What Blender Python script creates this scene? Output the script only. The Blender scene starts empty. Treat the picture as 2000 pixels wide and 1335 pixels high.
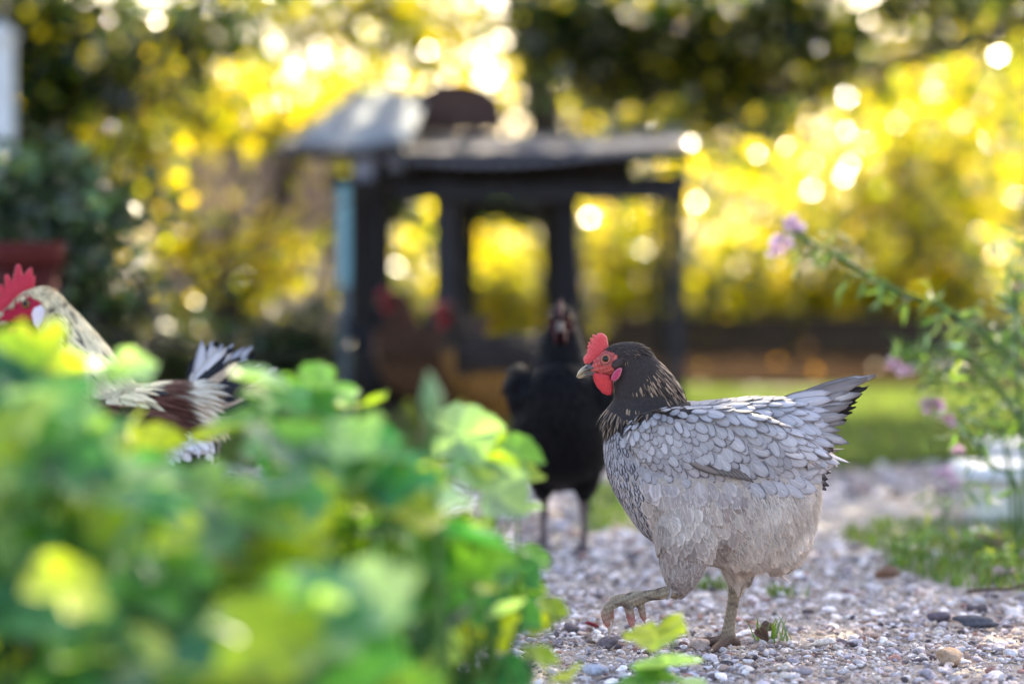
import bpy, math, random
import numpy as np
from mathutils import Vector, Matrix
from mathutils.bvhtree import BVHTree
from mathutils.geometry import delaunay_2d_cdt
rng = np.random.default_rng(7)
random.seed(7)
S = bpy.context.scene
COL = S.collection
R = math.radians

# ------------------------------------------------------------------ camera, light, exposure
FPX = 4722.0                      # focal length in photograph pixels (85 mm on 36 mm, 2000 px)
TILT = math.atan((667.5 - 480) / FPX)
FOC = 3.42                        # the grey hen stands here
CAMH = 0.5734
cam = bpy.data.cameras.new('camera'); camo = bpy.data.objects.new('camera', cam); COL.objects.link(camo)
camo.location = (0, 0, CAMH); camo.rotation_euler = (R(90) - TILT, 0, 0)
cam.lens = 85; cam.sensor_width = 36; cam.clip_start = 0.05; cam.clip_end = 600
cam.dof.use_dof = True; cam.dof.focus_distance = 3.40; cam.dof.aperture_fstop = 1.65; cam.dof.aperture_blades = 0
S.camera = camo
SUN_EL, SUN_AZ = R(31), R(14)     # behind the garden, a little to the right
w = bpy.data.worlds.new('World'); S.world = w; w.use_nodes = True
nt = w.node_tree; bg = nt.nodes['Background']
sky = nt.nodes.new('ShaderNodeTexSky'); sky.sky_type = 'NISHITA'; sky.sun_disc = False
sky.sun_elevation = SUN_EL; sky.sun_rotation = SUN_AZ; sky.dust_density = 4.0; sky.air_density = 0.9; sky.ozone_density = 0.5
nt.links.new(sky.outputs[0], bg.inputs[0]); bg.inputs[1].default_value = 0.15
sl = bpy.data.lights.new('sun', 'SUN'); so = bpy.data.objects.new('sun', sl); COL.objects.link(so)
sl.energy = 5.0; sl.angle = R(0.5); sl.color = (1.0, 0.86, 0.60)
sd = Vector((math.sin(SUN_AZ) * math.cos(SUN_EL), math.cos(SUN_AZ) * math.cos(SUN_EL), math.sin(SUN_EL)))
so.rotation_euler = sd.to_track_quat('Z', 'Y').to_euler()
vs = S.view_settings; vs.view_transform = 'Standard'; vs.look = 'None'; vs.gamma = 1; vs.exposure = 2.2
S.render.engine = 'CYCLES'
S.cycles.use_denoising = True
S.cycles.max_bounces = 8; S.cycles.diffuse_bounces = 4; S.cycles.transmission_bounces = 6; S.cycles.glossy_bounces = 3
S.cycles.sample_clamp_indirect = 6; S.cycles.caustics_reflective = False; S.cycles.caustics_refractive = False

def at(u, v, Y):
    a = (u - 1000) / FPX; b = (667.5 - v) / FPX
    dy = math.cos(TILT) + b * math.sin(TILT); dz = -math.sin(TILT) + b * math.cos(TILT)
    return Vector((a * Y / dy, Y, CAMH + dz * Y / dy))
def ground_at(u, v):
    a = (u - 1000) / FPX; b = (667.5 - v) / FPX
    dy = math.cos(TILT) + b * math.sin(TILT); dz = -math.sin(TILT) + b * math.cos(TILT)
    t = -CAMH / dz
    return Vector((a * t, dy * t, 0))
def pxm(Y): return Y / FPX

# ------------------------------------------------------------------ helpers
def tag(o, label=None, cat=None, group=None, kind=None):
    if label: o['label'] = label
    if cat: o['category'] = cat
    if group: o['group'] = group
    if kind: o['kind'] = kind
    return o
def thing(name, label, cat, loc=(0, 0, 0), rz=0, group=None):
    o = bpy.data.objects.new(name, None); COL.objects.link(o)
    o.location = loc; o.rotation_euler = (0, 0, rz); o.empty_display_size = .05
    return tag(o, label, cat, group)
def make_mesh(name, V, F, attrs=None, smooth=True):
    V = np.asarray(V, dtype=np.float32)
    me = bpy.data.meshes.new(name)
    if isinstance(F, np.ndarray):
        n, k = F.shape
        me.vertices.add(len(V)); me.vertices.foreach_set('co', V.ravel())
        me.loops.add(n * k); me.loops.foreach_set('vertex_index', F.astype(np.int32).ravel())
        me.polygons.add(n); me.polygons.foreach_set('loop_start', np.arange(0, n * k, k, dtype=np.int32))
        me.update(calc_edges=True)
    else:
        me.from_pydata(V.tolist(), [], F)
    if attrs:
        for an, (ty, arr) in attrs.items():
            a = me.attributes.new(an, ty, 'POINT')
            key = {'FLOAT_COLOR': 'color', 'FLOAT_VECTOR': 'vector', 'FLOAT': 'value'}[ty]
            a.data.foreach_set(key, np.asarray(arr, dtype=np.float32).ravel())
    if smooth: me.polygons.foreach_set('use_smooth', np.ones(len(me.polygons), dtype=bool))
    me.update(); me.validate()
    return me
def obj(name, me, mat=None, parent=None):
    o = bpy.data.objects.new(name, me); COL.objects.link(o)
    if mat: me.materials.append(mat)
    if parent: o.parent = parent
    return o
def c4(c, n):
    c = np.asarray(c, dtype=np.float32)
    if c.ndim == 1: c = np.tile(c, (n, 1))
    return np.concatenate([c[:, :3], np.ones((len(c), 1), np.float32)], 1)
class Geo:
    """collects shapes into one mesh, with a point colour"""
    def __init__(s): s.V = []; s.F = []; s.C = []; s.n = 0
    def add(s, V, F, c=(1, 1, 1)):
        V = np.asarray(V, float); s.V.append(V); s.F += [tuple(int(i) + s.n for i in f) for f in F]
        s.C.append(c4(c, len(V))); s.n += len(V); return s
    def box(s, cx, cy, cz, sx, sy, sz, c=(1, 1, 1), rot=None, bev=None):
        b = bev if bev is not None else min(sx, sy, sz) * .08
        V = []
        rings = [(-sz / 2, b), (-sz / 2 + b, 0), (sz / 2 - b, 0), (sz / 2, b)]
        for z, i in rings:
            hx, hy = sx / 2, sy / 2
            e = b + i
            V += [(-hx + i, -hy + e, z), (-hx + e, -hy + i, z), (hx - e, -hy + i, z), (hx - i, -hy + e, z),
                  (hx - i, hy - e, z), (hx - e, hy - i, z), (-hx + e, hy - i, z), (-hx + i, hy - e, z)]
        V = np.array(V); F = []
        for r in range(3):
            for k in range(8): F.append((r * 8 + k, r * 8 + (k + 1) % 8, r * 8 + 8 + (k + 1) % 8, r * 8 + 8 + k))
        F.append(tuple(range(7, -1, -1))); F.append(tuple(range(24, 32)))
        if rot is not None: V = V @ np.array(rot.to_3x3()).T
        return s.add(V + np.array([cx, cy, cz]), F, c)
    def tube(s, pts, rad, n=8, c=(1, 1, 1), flat=1.0):
        V, F = tube_geo(pts, rad, n, flat); return s.add(V, F, c)
    def build(s, name, mat, parent=None, smooth=False):
        V = np.concatenate(s.V); C = np.concatenate(s.C)
        me = make_mesh(name, V, s.F, {'col': ('FLOAT_COLOR', C)}, smooth)
        return obj(name, me, mat, parent)
def tube_geo(pts, rad, n=8, flat=1.0):
    P = [Vector(p) for p in pts]
    if not hasattr(rad, '__len__'): rad = [rad] * len(P)
    T = []
    for i in range(len(P)):
        T.append((P[min(i + 1, len(P) - 1)] - P[max(i - 1, 0)]).normalized())
    nrm = T[0].orthogonal().normalized(); V = []; F = []
    if abs(T[0].y) < .9:
        nrm = (Vector((0, 1, 0)) - T[0] * T[0].y).normalized()
    for i, p in enumerate(P):
        nrm = (nrm - T[i] * nrm.dot(T[i])).normalized(); bi = T[i].cross(nrm)
        for k in range(n):
            a = 2 * math.pi * k / n
            V.append(p + (nrm * math.cos(a) * flat + bi * math.sin(a)) * rad[i])
    for i in range(len(P) - 1):
        for k in range(n):
            F.append((i * n + k, i * n + (k + 1) % n, (i + 1) * n + (k + 1) % n, (i + 1) * n + k))
    F.append(tuple(range(n - 1, -1, -1))); F.append(tuple((len(P) - 1) * n + k for k in range(n)))
    return np.array([tuple(v) for v in V]), F
def smooth_path(pts, m=4):
    """Catmull-Rom through rows of numbers"""
    P = np.array(pts, float); P = np.vstack([2 * P[0] - P[1], P, 2 * P[-1] - P[-2]]); out = []
    for i in range(1, len(P) - 2):
        for t in np.arange(m) / m:
            a, b, c, d = P[i - 1], P[i], P[i + 1], P[i + 2]
            out.append(.5 * ((2 * b) + (-a + c) * t + (2 * a - 5 * b + 4 * c - d) * t * t + (-a + 3 * b - 3 * c + d) * t ** 3))
    out.append(P[-2]); return np.array(out)

# ------------------------------------------------------------------ materials
def new_mat(name):
    m = bpy.data.materials.new(name); m.use_nodes = True
    n = m.node_tree.nodes; return m, n, m.node_tree.links, n['Principled BSDF']
def N(n, t, **k):
    x = n.new(t)
    for a, b in k.items(): setattr(x, a, b)
    return x
def attr(n, name): x = n.new('ShaderNodeAttribute'); x.attribute_name = name; return x
def mixc(n, l, a, b, fac, bt='MIX'):
    x = n.new('ShaderNodeMix'); x.data_type = 'RGBA'; x.blend_type = bt
    for s, v in ((x.inputs[6], a), (x.inputs[7], b), (x.inputs[0], fac)):
        if isinstance(v, (int, float)): s.default_value = v
        elif isinstance(v, tuple): s.default_value = (*v[:3], 1)
        else: l.new(v, s)
    return x.outputs[2]
def math_(n, l, op, a, b=None, c=None, clamp=False):
    x = n.new('ShaderNodeMath'); x.operation = op; x.use_clamp = clamp
    for s, v in zip(x.inputs, (a, b, c)):
        if v is None: continue
        if isinstance(v, (int, float)): s.default_value = v
        else: l.new(v, s)
    return x.outputs[0]
def sstep(n, l, v, lo, hi):
    x = n.new('ShaderNodeMapRange'); x.interpolation_type = 'SMOOTHSTEP'
    l.new(v, x.inputs[0])
    for i, q in ((1, lo), (2, hi)):
        if isinstance(q, (int, float)): x.inputs[i].default_value = q
        else: l.new(q, x.inputs[i])
    return x.outputs[0]
def noise(n, l, scale, detail=4, vec=None, rough=.6):
    x = n.new('ShaderNodeTexNoise'); x.inputs['Scale'].default_value = scale; x.inputs['Detail'].default_value = detail
    x.inputs['Roughness'].default_value = rough
    if vec is None:
        tc = n.new('ShaderNodeTexCoord'); vec = tc.outputs['Object']
    l.new(vec, x.inputs['Vector']); return x.outputs[0]
def bump(n, l, h, p, strength=.4, dist=.002):
    b = n.new('ShaderNodeBump'); b.inputs['Strength'].default_value = strength; b.inputs['Distance'].default_value = dist
    l.new(h, b.inputs['Height']); l.new(b.outputs[0], p.inputs['Normal'])
def col_mat(name, rough=.7, scale=60, var=.35, bumpd=.002, bs=.4, spec=.3, coat=0, tint=None):
    """point colour with procedural mottling and bump"""
    m, n, l, p = new_mat(name)
    a = attr(n, 'col'); f = noise(n, l, scale, 5)
    k = n.new('ShaderNodeMapRange'); l.new(f, k.inputs[0]); k.inputs[1].default_value = .25; k.inputs[2].default_value = .75
    k.inputs[3].default_value = 1 - var; k.inputs[4].default_value = 1 + var
    hsv = n.new('ShaderNodeHueSaturation'); l.new(a.outputs['Color'], hsv.inputs['Color']); l.new(k.outputs[0], hsv.inputs['Value'])
    l.new(hsv.outputs[0], p.inputs['Base Color']); p.inputs['Roughness'].default_value = rough
    p.inputs['Specular IOR Level'].default_value = spec; p.inputs['Coat Weight'].default_value = coat
    bump(n, l, f, p, bs, bumpd); return m
def leaf_mat(name, trans=.5, gloss=.06, rough=.35, tmul=(1.9, 2.2, .7), vein=False, fres=.25):
    """thin leaf: diffuse + light passing through + a little sheen"""
    m, n, l, p = new_mat(name); n.remove(p); out = n['Material Output']
    a = attr(n, 'col'); f = noise(n, l, 18, 3)
    k = n.new('ShaderNodeMapRange'); l.new(f, k.inputs[0]); k.inputs[1].default_value = .25; k.inputs[2].default_value = .75
    k.inputs[3].default_value = .75; k.inputs[4].default_value = 1.25
    hs = n.new('ShaderNodeHueSaturation'); l.new(a.outputs['Color'], hs.inputs['Color']); l.new(k.outputs[0], hs.inputs['Value'])
    c = hs.outputs[0]
    if vein:
        v = attr(n, 'vein'); c = mixc(n, l, c, mixc(n, l, c, (2.0, 1.8, 1.6), 1.0, 'MULTIPLY'), v.outputs['Fac'])
    d = n.new('ShaderNodeBsdfDiffuse'); t = n.new('ShaderNodeBsdfTranslucent'); g = n.new('ShaderNodeBsdfGlossy')
    l.new(c, d.inputs[0]); l.new(mixc(n, l, c, tmul, 1.0, 'MULTIPLY'), t.inputs[0])
    g.inputs['Roughness'].default_value = rough
    m1 = n.new('ShaderNodeMixShader'); m1.inputs[0].default_value = trans; l.new(d.outputs[0], m1.inputs[1]); l.new(t.outputs[0], m1.inputs[2])
    m2 = n.new('ShaderNodeMixShader'); lw = n.new('ShaderNodeLayerWeight'); lw.inputs[0].default_value = .35
    l.new(math_(n, l, 'MULTIPLY_ADD', lw.outputs['Fresnel'], fres, gloss), m2.inputs[0])
    l.new(m1.outputs[0], m2.inputs[1]); l.new(g.outputs[0], m2.inputs[2]); l.new(m2.outputs[0], out.inputs[0])
    return m
def feather_mat():
    m, n, l, p = new_mat('feather')
    uv = attr(n, 'fuv'); sep = n.new('ShaderNodeSeparateXYZ'); l.new(uv.outputs['Vector'], sep.inputs[0])
    s_, t_, r_ = sep.outputs
    ab = math_(n, l, 'ABSOLUTE', s_)
    lw = attr(n, 'lw').outputs['Fac']
    e1 = sstep(n, l, ab, lw, math_(n, l, 'ADD', lw, .34))
    e2 = sstep(n, l, t_, math_(n, l, 'MULTIPLY_ADD', lw, .35, .62), 1.0)
    e = math_(n, l, 'MAXIMUM', e1, e2)
    # barbs: fine oblique streaks, their spacing broken up by noise
    nv = n.new('ShaderNodeCombineXYZ'); l.new(math_(n, l, 'MULTIPLY_ADD', ab, -.55, t_), nv.inputs[0]); l.new(r_, nv.inputs[1])
    nb = n.new('ShaderNodeTexNoise'); nb.inputs['Scale'].default_value = 26; nb.inputs['Detail'].default_value = 2; l.new(nv.outputs[0], nb.inputs['Vector'])
    base = mixc(n, l, attr(n, 'col').outputs['Color'], attr(n, 'edge').outputs['Color'], e)
    shaft = math_(n, l, 'SUBTRACT', 1, sstep(n, l, ab, .03, .12))
    base = mixc(n, l, base, mixc(n, l, base, (1.35, 1.3, 1.25), 1, 'MULTIPLY'), math_(n, l, 'MULTIPLY', shaft, .6))
    k = n.new('ShaderNodeMapRange'); l.new(nb.outputs[0], k.inputs[0]); k.inputs[1].default_value = .3; k.inputs[2].default_value = .7
    k.inputs[3].default_value = .78; k.inputs[4].default_value = 1.2
    hs = n.new('ShaderNodeHueSaturation'); l.new(base, hs.inputs['Color']); l.new(k.outputs[0], hs.inputs['Value'])
    l.new(hs.outputs[0], p.inputs['Base Color'])
    p.inputs['Roughness'].default_value = .6; p.inputs['Specular IOR Level'].default_value = .12
    bump(n, l, nb.outputs[0], p, .5, .0008)
    return m
M_FEATHER = feather_mat()
M_BODY = col_mat('skin_and_down', .8, 260, .3, .0012, .5, .12)
M_FLESH = col_mat('comb_flesh', .5, 620, .38, .0012, .9, .4)
M_HORN = col_mat('horn', .38, 500, .25, .0004, .5, .5)
M_EYE = col_mat('eye_gloss', .12, 900, .1, .0001, .05, .35, 0)
M_WOOD = col_mat('weathered_wood', .85, 30, .4, .004, .6, .2)
M_PAINT = col_mat('painted_surface', .5, 12, .12, .001, .25, .4)
M_STONE = col_mat('stone', .9, 170, .45, .003, .7, .1)
M_LEAF = leaf_mat('tree_leaf', .62, .10, .2, (2.15, 2.1, .4), fres=.10)
M_GOLD = leaf_mat('sunlit_leaf', .72, .08, .19, (2.15, 2.0, .3), fres=.05)
M_SHRUB = leaf_mat('shrub_leaf', .5, .05, .35, (1.7, 2.0, .7))
M_PLANT = leaf_mat('broad_leaf', .5, .02, .5, (1.9, 2.1, .6), True)
M_PETAL = leaf_mat('petal', .4, .02, .5, (1.3, 1.2, 1.3))
M_GRASS = leaf_mat('grass_blade', .38, .012, .6, (1.5, 1.9, .6), fres=.06)
M_DRY = col_mat('dry_leaf', .7, 200, .35, .001, .5)

# ------------------------------------------------------------------ the ground
def ground_mat():
    m, n, l, p = new_mat('gravel_ground')
    tc = n.new('ShaderNodeTexCoord')
    v = n.new('ShaderNodeTexVoronoi'); v.inputs['Scale'].default_value = 75; l.new(tc.outputs['Object'], v.inputs['Vector'])
    v2 = n.new('ShaderNodeTexVoronoi'); v2.inputs['Scale'].default_value = 190; l.new(tc.outputs['Object'], v2.inputs['Vector'])
    f = noise(n, l, 1.3, 6, tc.outputs['Object'])
    cr = n.new('ShaderNodeValToRGB'); e = cr.color_ramp
    e.elements[0].position = 0; e.elements[0].color = (.22, .18, .155, 1); e.elements[1].position = 1; e.elements[1].color = (.6, .55, .52, 1)
    q = e.elements.new(.45); q.color = (.42, .37, .35, 1); q = e.elements.new(.75); q.color = (.48, .40, .34, 1)
    l.new(v.outputs['Color'], cr.inputs[0])
    c = mixc(n, l, cr.outputs[0], mixc(n, l, (.17, .135, .105), (.38, .33, .30), v2.outputs['Distance']), .45)
    c = mixc(n, l, c, (.17, .15, .08), math_(n, l, 'MULTIPLY', sstep(n, l, f, .52, .72), .7))
    l.new(c, p.inputs['Base Color']); p.inputs['Roughness'].default_value = .9
    h = math_(n, l, 'ADD', v.outputs['Distance'], math_(n, l, 'MULTIPLY', v2.outputs['Distance'], .4))
    bump(n, l, h, p, .8, .008); return m
xs = np.concatenate([np.linspace(-300, -8, 14), np.linspace(-6, 6, 61), np.linspace(8, 300, 14)])
ys = np.concatenate([np.linspace(-60, 0, 6), np.linspace(.6, 14, 68), np.linspace(17, 400, 16)])
XX, YY = np.meshgrid(xs, ys)
near = np.exp(-((YY - 5) / 7) ** 2)
ZZ = near * .006 * (np.sin(XX * 2.3 + YY * 1.1) + np.sin(YY * 3.1 - XX * 1.7)) * np.clip((np.hypot(XX - .3, YY - 3.42)) / 1.2, 0, 1)
GV = np.stack([XX.ravel(), YY.ravel(), ZZ.ravel() - .004], 1)
nx, ny = len(xs), len(ys)
GF = np.array([[j * nx + i, j * nx + i + 1, (j + 1) * nx + i + 1, (j + 1) * nx + i] for j in range(ny - 1) for i in range(nx - 1)])
g = obj('ground', make_mesh('ground', GV, GF), ground_mat()); tag(g, 'pale gravel ground of the yard', kind='structure')

def icos(sub):
    t = (1 + 5 ** .5) / 2
    V = [(-1, t, 0), (1, t, 0), (-1, -t, 0), (1, -t, 0), (0, -1, t), (0, 1, t), (0, -1, -t), (0, 1, -t), (t, 0, -1), (t, 0, 1), (-t, 0, -1), (-t, 0, 1)]
    F = [(0, 11, 5), (0, 5, 1), (0, 1, 7), (0, 7, 10), (0, 10, 11), (1, 5, 9), (5, 11, 4), (11, 10, 2), (10, 7, 6), (7, 1, 8),
         (3, 9, 4), (3, 4, 2), (3, 2, 6), (3, 6, 8), (3, 8, 9), (4, 9, 5), (2, 4, 11), (6, 2, 10), (8, 6, 7), (9, 8, 1)]
    V = [Vector(v).normalized() for v in V]
    for _ in range(sub):
        mid = {}; G = []
        def m(a, b):
            k = (min(a, b), max(a, b))
            if k not in mid: mid[k] = len(V); V.append((V[a] + V[b]).normalized())
            return mid[k]
        for a, b, c in F:
            x, y, z = m(a, b), m(b, c), m(c, a); G += [(a, x, z), (b, y, x), (c, z, y), (x, y, z)]
        F = G
    return np.array([tuple(v) for v in V]), np.array(F)
def lump(V, seed, amp=.22):
    r = np.random.default_rng(seed); out = np.ones(len(V))
    for _ in range(5):
        d = r.normal(size=3); d /= np.linalg.norm(d)
        out += amp * .45 * np.sin(V @ d * r.uniform(1.5, 3.4) + r.uniform(0, 6))
    for _ in range(5):                                     # a few flattened facets
        d = r.normal(size=3); d /= np.linalg.norm(d); c = r.uniform(.62, .85)
        q = V @ d; out = np.where(q > c, out * (c / np.maximum(q, 1e-3)) ** .8, out)
    return V * out[:, None]
PAL = np.array([1.22, 1.13, 1.08]) * np.array([(.58, .55, .56), (.47, .44, .47), (.74, .71, .72), (.30, .27, .29), (.36, .28, .24), (.50, .41, .36), (.13, .11, .12), (.34, .20, .17), (.62, .56, .50), (.44, .41, .47)])
PW = np.array([.18, .16, .13, .10, .10, .09, .08, .04, .07, .05])
def pebbles(P, size, sub, seed):
    r = np.random.default_rng(seed); n = len(P)
    Vs = [lump(icos(sub)[0], seed * 31 + k, .34) for k in range(10)]; F0 = icos(sub)[1]
    nv = len(Vs[0]); T = np.stack(Vs)[r.integers(0, 10, n)]
    sc = size[:, None] * np.stack([r.uniform(.8, 1.4, n), r.uniform(.7, 1.1, n), r.uniform(.32, .62, n)], 1)
    V = T * sc[:, None, :]
    az = r.uniform(0, 6.28, n); ca, sa = np.cos(az)[:, None], np.sin(az)[:, None]
    tl = r.normal(0, .4, n); ct, st = np.cos(tl)[:, None], np.sin(tl)[:, None]
    x, y, z = V[..., 0], V[..., 1], V[..., 2]
    y, z = y * ct - z * st, y * st + z * ct
    x, y = x * ca - y * sa, x * sa + y * ca
    V = np.stack([x, y, z], -1) + P[:, None, :]
    F = (F0[None] + (np.arange(n) * nv)[:, None, None]).reshape(-1, 3)
    C = PAL[r.choice(len(PAL), n, p=PW / PW.sum())] * r.uniform(.65, 1.3, n)[:, None]
    return V.reshape(-1, 3), F, np.repeat(C, nv, 0)
def scatter_view(n, y0, y1, pad=120, seed=1, power=1.0):
    r = np.random.default_rng(seed)
    Y = y0 + (y1 - y0) * r.random(n) ** power
    u = r.uniform(-pad, 2000 + pad, n); return np.stack([(u - 1000) / FPX * Y, Y, np.zeros(n)], 1)
def lawn_mask(x, y):
    """where grass grows instead of gravel"""
    u = 1000 + x / y * FPX
    w = .10 * np.sin(x * 3.1 + 1) + .07 * np.sin(x * 7.3 + y)
    a = (y > 6.25 + w + .3 * np.clip((u - 1700) / 300, 0, 1)) & (y < 9.6 + w)
    b = (y > 4.05 + w * .8 + np.clip((1850 - u) / 300, 0, 2) * .6) & (y < 4.95) & (u > 1690 + 50 * np.sin(y * 9))
    c = (y > 4.75 + w) & (y < 5.6 + w) & (u < 1420) & (u > 1140)
    return a | b | c
VV = []; FF = []; CC = []; off = 0
for cnt, y0, y1, s0, s1, sub, seed in ((12000, 2.75, 4.5, .0028, .0085, 1, 3), (380, 2.8, 4.6, .008, .0155, 2, 4), (30000, 2.8, 4.4, .0012, .0032, 0, 8), (9000, 4.4, 7.0, .006, .018, 0, 5), (2600, 7, 9.7, .012, .03, 0, 6)):
    P = scatter_view(cnt, y0, y1, 120, seed)
    P = P[~(lawn_mask(P[:, 0], P[:, 1]) & (np.random.default_rng(seed).random(len(P)) > .07))]
    r = np.random.default_rng(seed + 50); sz = s0 + (s1 - s0) * r.random(len(P)) ** 2.2
    P[:, 2] = sz * r.uniform(-.1, .3, len(P))
    V, F, C = pebbles(P, sz, sub, seed); VV.append(V); FF.append(F + off); CC.append(C); off += len(V)
g = obj('gravel', make_mesh('gravel', np.concatenate(VV), np.concatenate(FF), {'col': ('FLOAT_COLOR', c4(np.concatenate(CC), off))}), M_STONE)
tag(g, 'loose pale grey and brown pebbles covering the path', kind='stuff')

def blades(P, h, wd, lean, cols, seed, name):
    r = np.random.default_rng(seed); n = len(P)
    az = r.uniform(0, 6.28, n); d = np.stack([np.cos(az), np.sin(az), np.zeros(n)], 1); sdv = np.stack([-np.sin(az), np.cos(az), np.zeros(n)], 1)
    H = r.uniform(*h, n)[:, None]; W = r.uniform(*wd, n)[:, None]; L = r.uniform(*lean, n)[:, None]
    up = np.array([0, 0, 1.0])
    q = [P - sdv * W, P + sdv * W, P + up * H * .6 + d * H * L * .35 - sdv * W * .75, P + up * H * .6 + d * H * L * .35 + sdv * W * .75, P + up * H + d * H * L]
    V = np.stack(q, 1).reshape(-1, 3); b = (np.arange(n) * 5)[:, None]
    F = np.concatenate([b + np.array([[0, 1, 3]]), b + np.array([[0, 3, 2]]), b + np.array([[2, 3, 4]])])
    C = np.array(cols)[r.integers(0, len(cols), n)] * r.uniform(.7, 1.25, n)[:, None]
    return make_mesh(name, V, F, {'col': ('FLOAT_COLOR', c4(np.repeat(C, 5, 0), n * 5))})
P = scatter_view(90000, 3.9, 9.8, 200, 11)
P = P[lawn_mask(P[:, 0], P[:, 1])]
GC = [(.10, .16, .035), (.13, .19, .04), (.08, .13, .035), (.19, .19, .055)]
tag(obj('grass', blades(P, (.012, .036), (.0012, .0026), (.1, .8), GC, 12, 'grass'), M_GRASS), 'short green grass growing in strips across the gravel', kind='stuff')
# soil under the lawn, a sheet laid 4 mm over the gravel
def soil_mat():
    m, n, l, p = new_mat('lawn_soil')
    f = noise(n, l, 9, 5); df = n.new('ShaderNodeBsdfDiffuse'); l.new(mixc(n, l, (.06, .07, .022), (.13, .145, .045), f), df.inputs[0]); l.new(df.outputs[0], n['Material Output'].inputs[0]); n.remove(p); return m
gx = np.linspace(-5, 5, 161); gy = np.linspace(6.0, 10.0, 66); A, B = np.meshgrid(gx, gy)
keep = lawn_mask(A, B); idx = np.arange(A.size).reshape(A.shape)
q = keep[:-1, :-1] & keep[1:, :-1] & keep[:-1, 1:] & keep[1:, 1:]
F = np.stack([idx[:-1, :-1][q], idx[:-1, 1:][q], idx[1:, 1:][q], idx[1:, :-1][q]], 1)
z = .013 + np.zeros(A.size)
tag(obj('lawn', make_mesh('lawn', np.stack([A.ravel(), B.ravel(), z], 1), F), soil_mat()), 'strip of lawn beyond the gravel', kind='structure')
# ------------------------------------------------------------------ birds
def loft(rings, n=28, p=2.2):
    """rings: rows (cx, cy, cz, tangent-angle frame up(3), half height a, half width b)"""
    V = []; F = []
    for (c, up, a_top, a_bot, b) in rings:
        c = np.array(c, float); up = np.array(up, float)
        for k in range(n):
            t = 2 * math.pi * k / n; cs, sn = math.cos(t), math.sin(t)
            cu = math.copysign(abs(cs) ** (2 / p), cs); su = math.copysign(abs(sn) ** (2 / p), sn)
            V.append(c + up * (cu * (a_top if cu > 0 else a_bot)) + np.array([0, su * b, 0]))
    m = len(rings)
    for i in range(m - 1):
        for k in range(n):
            F.append((i * n + k, (i + 1) * n + k, (i + 1) * n + (k + 1) % n, i * n + (k + 1) % n))
    V.append(np.array(rings[0][0])); V.append(np.array(rings[-1][0]))
    a, b = len(V) - 2, len(V) - 1
    for k in range(n):
        F.append((a, k, (k + 1) % n)); F.append((b, (m - 1) * n + (k + 1) % n, (m - 1) * n + k))
    return np.array(V), F
def voxel_union(solids, voxel, smooth=6):
    V = []; F = []; o = 0
    for v, f in solids:
        V.append(v); F += [tuple(i + o for i in q) for q in f]; o += len(v)
    me = bpy.data.meshes.new('tmp'); me.from_pydata(np.concatenate(V).tolist(), [], F)
    import bmesh
    bm = bmesh.new(); bm.from_mesh(me); bmesh.ops.recalc_face_normals(bm, faces=bm.faces); bm.to_mesh(me); bm.free()
    ob = bpy.data.objects.new('tmp', me); COL.objects.link(ob)
    m = ob.modifiers.new('r', 'REMESH'); m.mode = 'VOXEL'; m.voxel_size = voxel; m.adaptivity = 0
    if smooth:
        k = ob.modifiers.new('s', 'SMOOTH'); k.iterations = smooth; k.factor = .5
    dg = bpy.context.evaluated_depsgraph_get()
    out = bpy.data.meshes.new_from_object(ob.evaluated_get(dg))
    bpy.data.objects.remove(ob); bpy.data.meshes.remove(me)
    for a in list(out.attributes):
        if not a.is_internal and a.name not in ('position', 'sharp_face', 'material_index'): 
            try: out.attributes.remove(a)
            except Exception: pass
    return out
def mesh_np(me):
    V = np.empty(len(me.vertices) * 3, np.float32); me.vertices.foreach_get('co', V); V = V.reshape(-1, 3)
    me.calc_loop_triangles(); T = np.empty(len(me.loop_triangles) * 3, np.int32); me.loop_triangles.foreach_get('vertices', T)
    Nn = np.empty(len(me.vertices) * 3, np.float32); me.vertices.foreach_get('normal', Nn)
    return V, T.reshape(-1, 3), Nn.reshape(-1, 3)
def in_poly(P, poly):
    P = np.asarray(P, float); poly = np.asarray(poly, float); x, y = P[:, 0], P[:, 1]; r = np.zeros(len(P), bool)
    for i in range(len(poly)):
        x1, y1 = poly[i - 1]; x2, y2 = poly[i]
        c = ((y1 > y) != (y2 > y)); xi = (x2 - x1) * (y - y1) / (y2 - y1 + 1e-12) + x1
        r ^= c & (x < xi)
    return r
def poly_dist(P, poly):
    P = np.asarray(P, float); poly = np.asarray(poly, float); d = np.full(len(P), 1e9)
    for i in range(len(poly)):
        a, b = poly[i - 1], poly[i]; ab = b - a; t = np.clip(((P - a) @ ab) / (ab @ ab + 1e-12), 0, 1)
        d = np.minimum(d, np.hypot(*(P - a - t[:, None] * ab).T))
    return d
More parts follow.
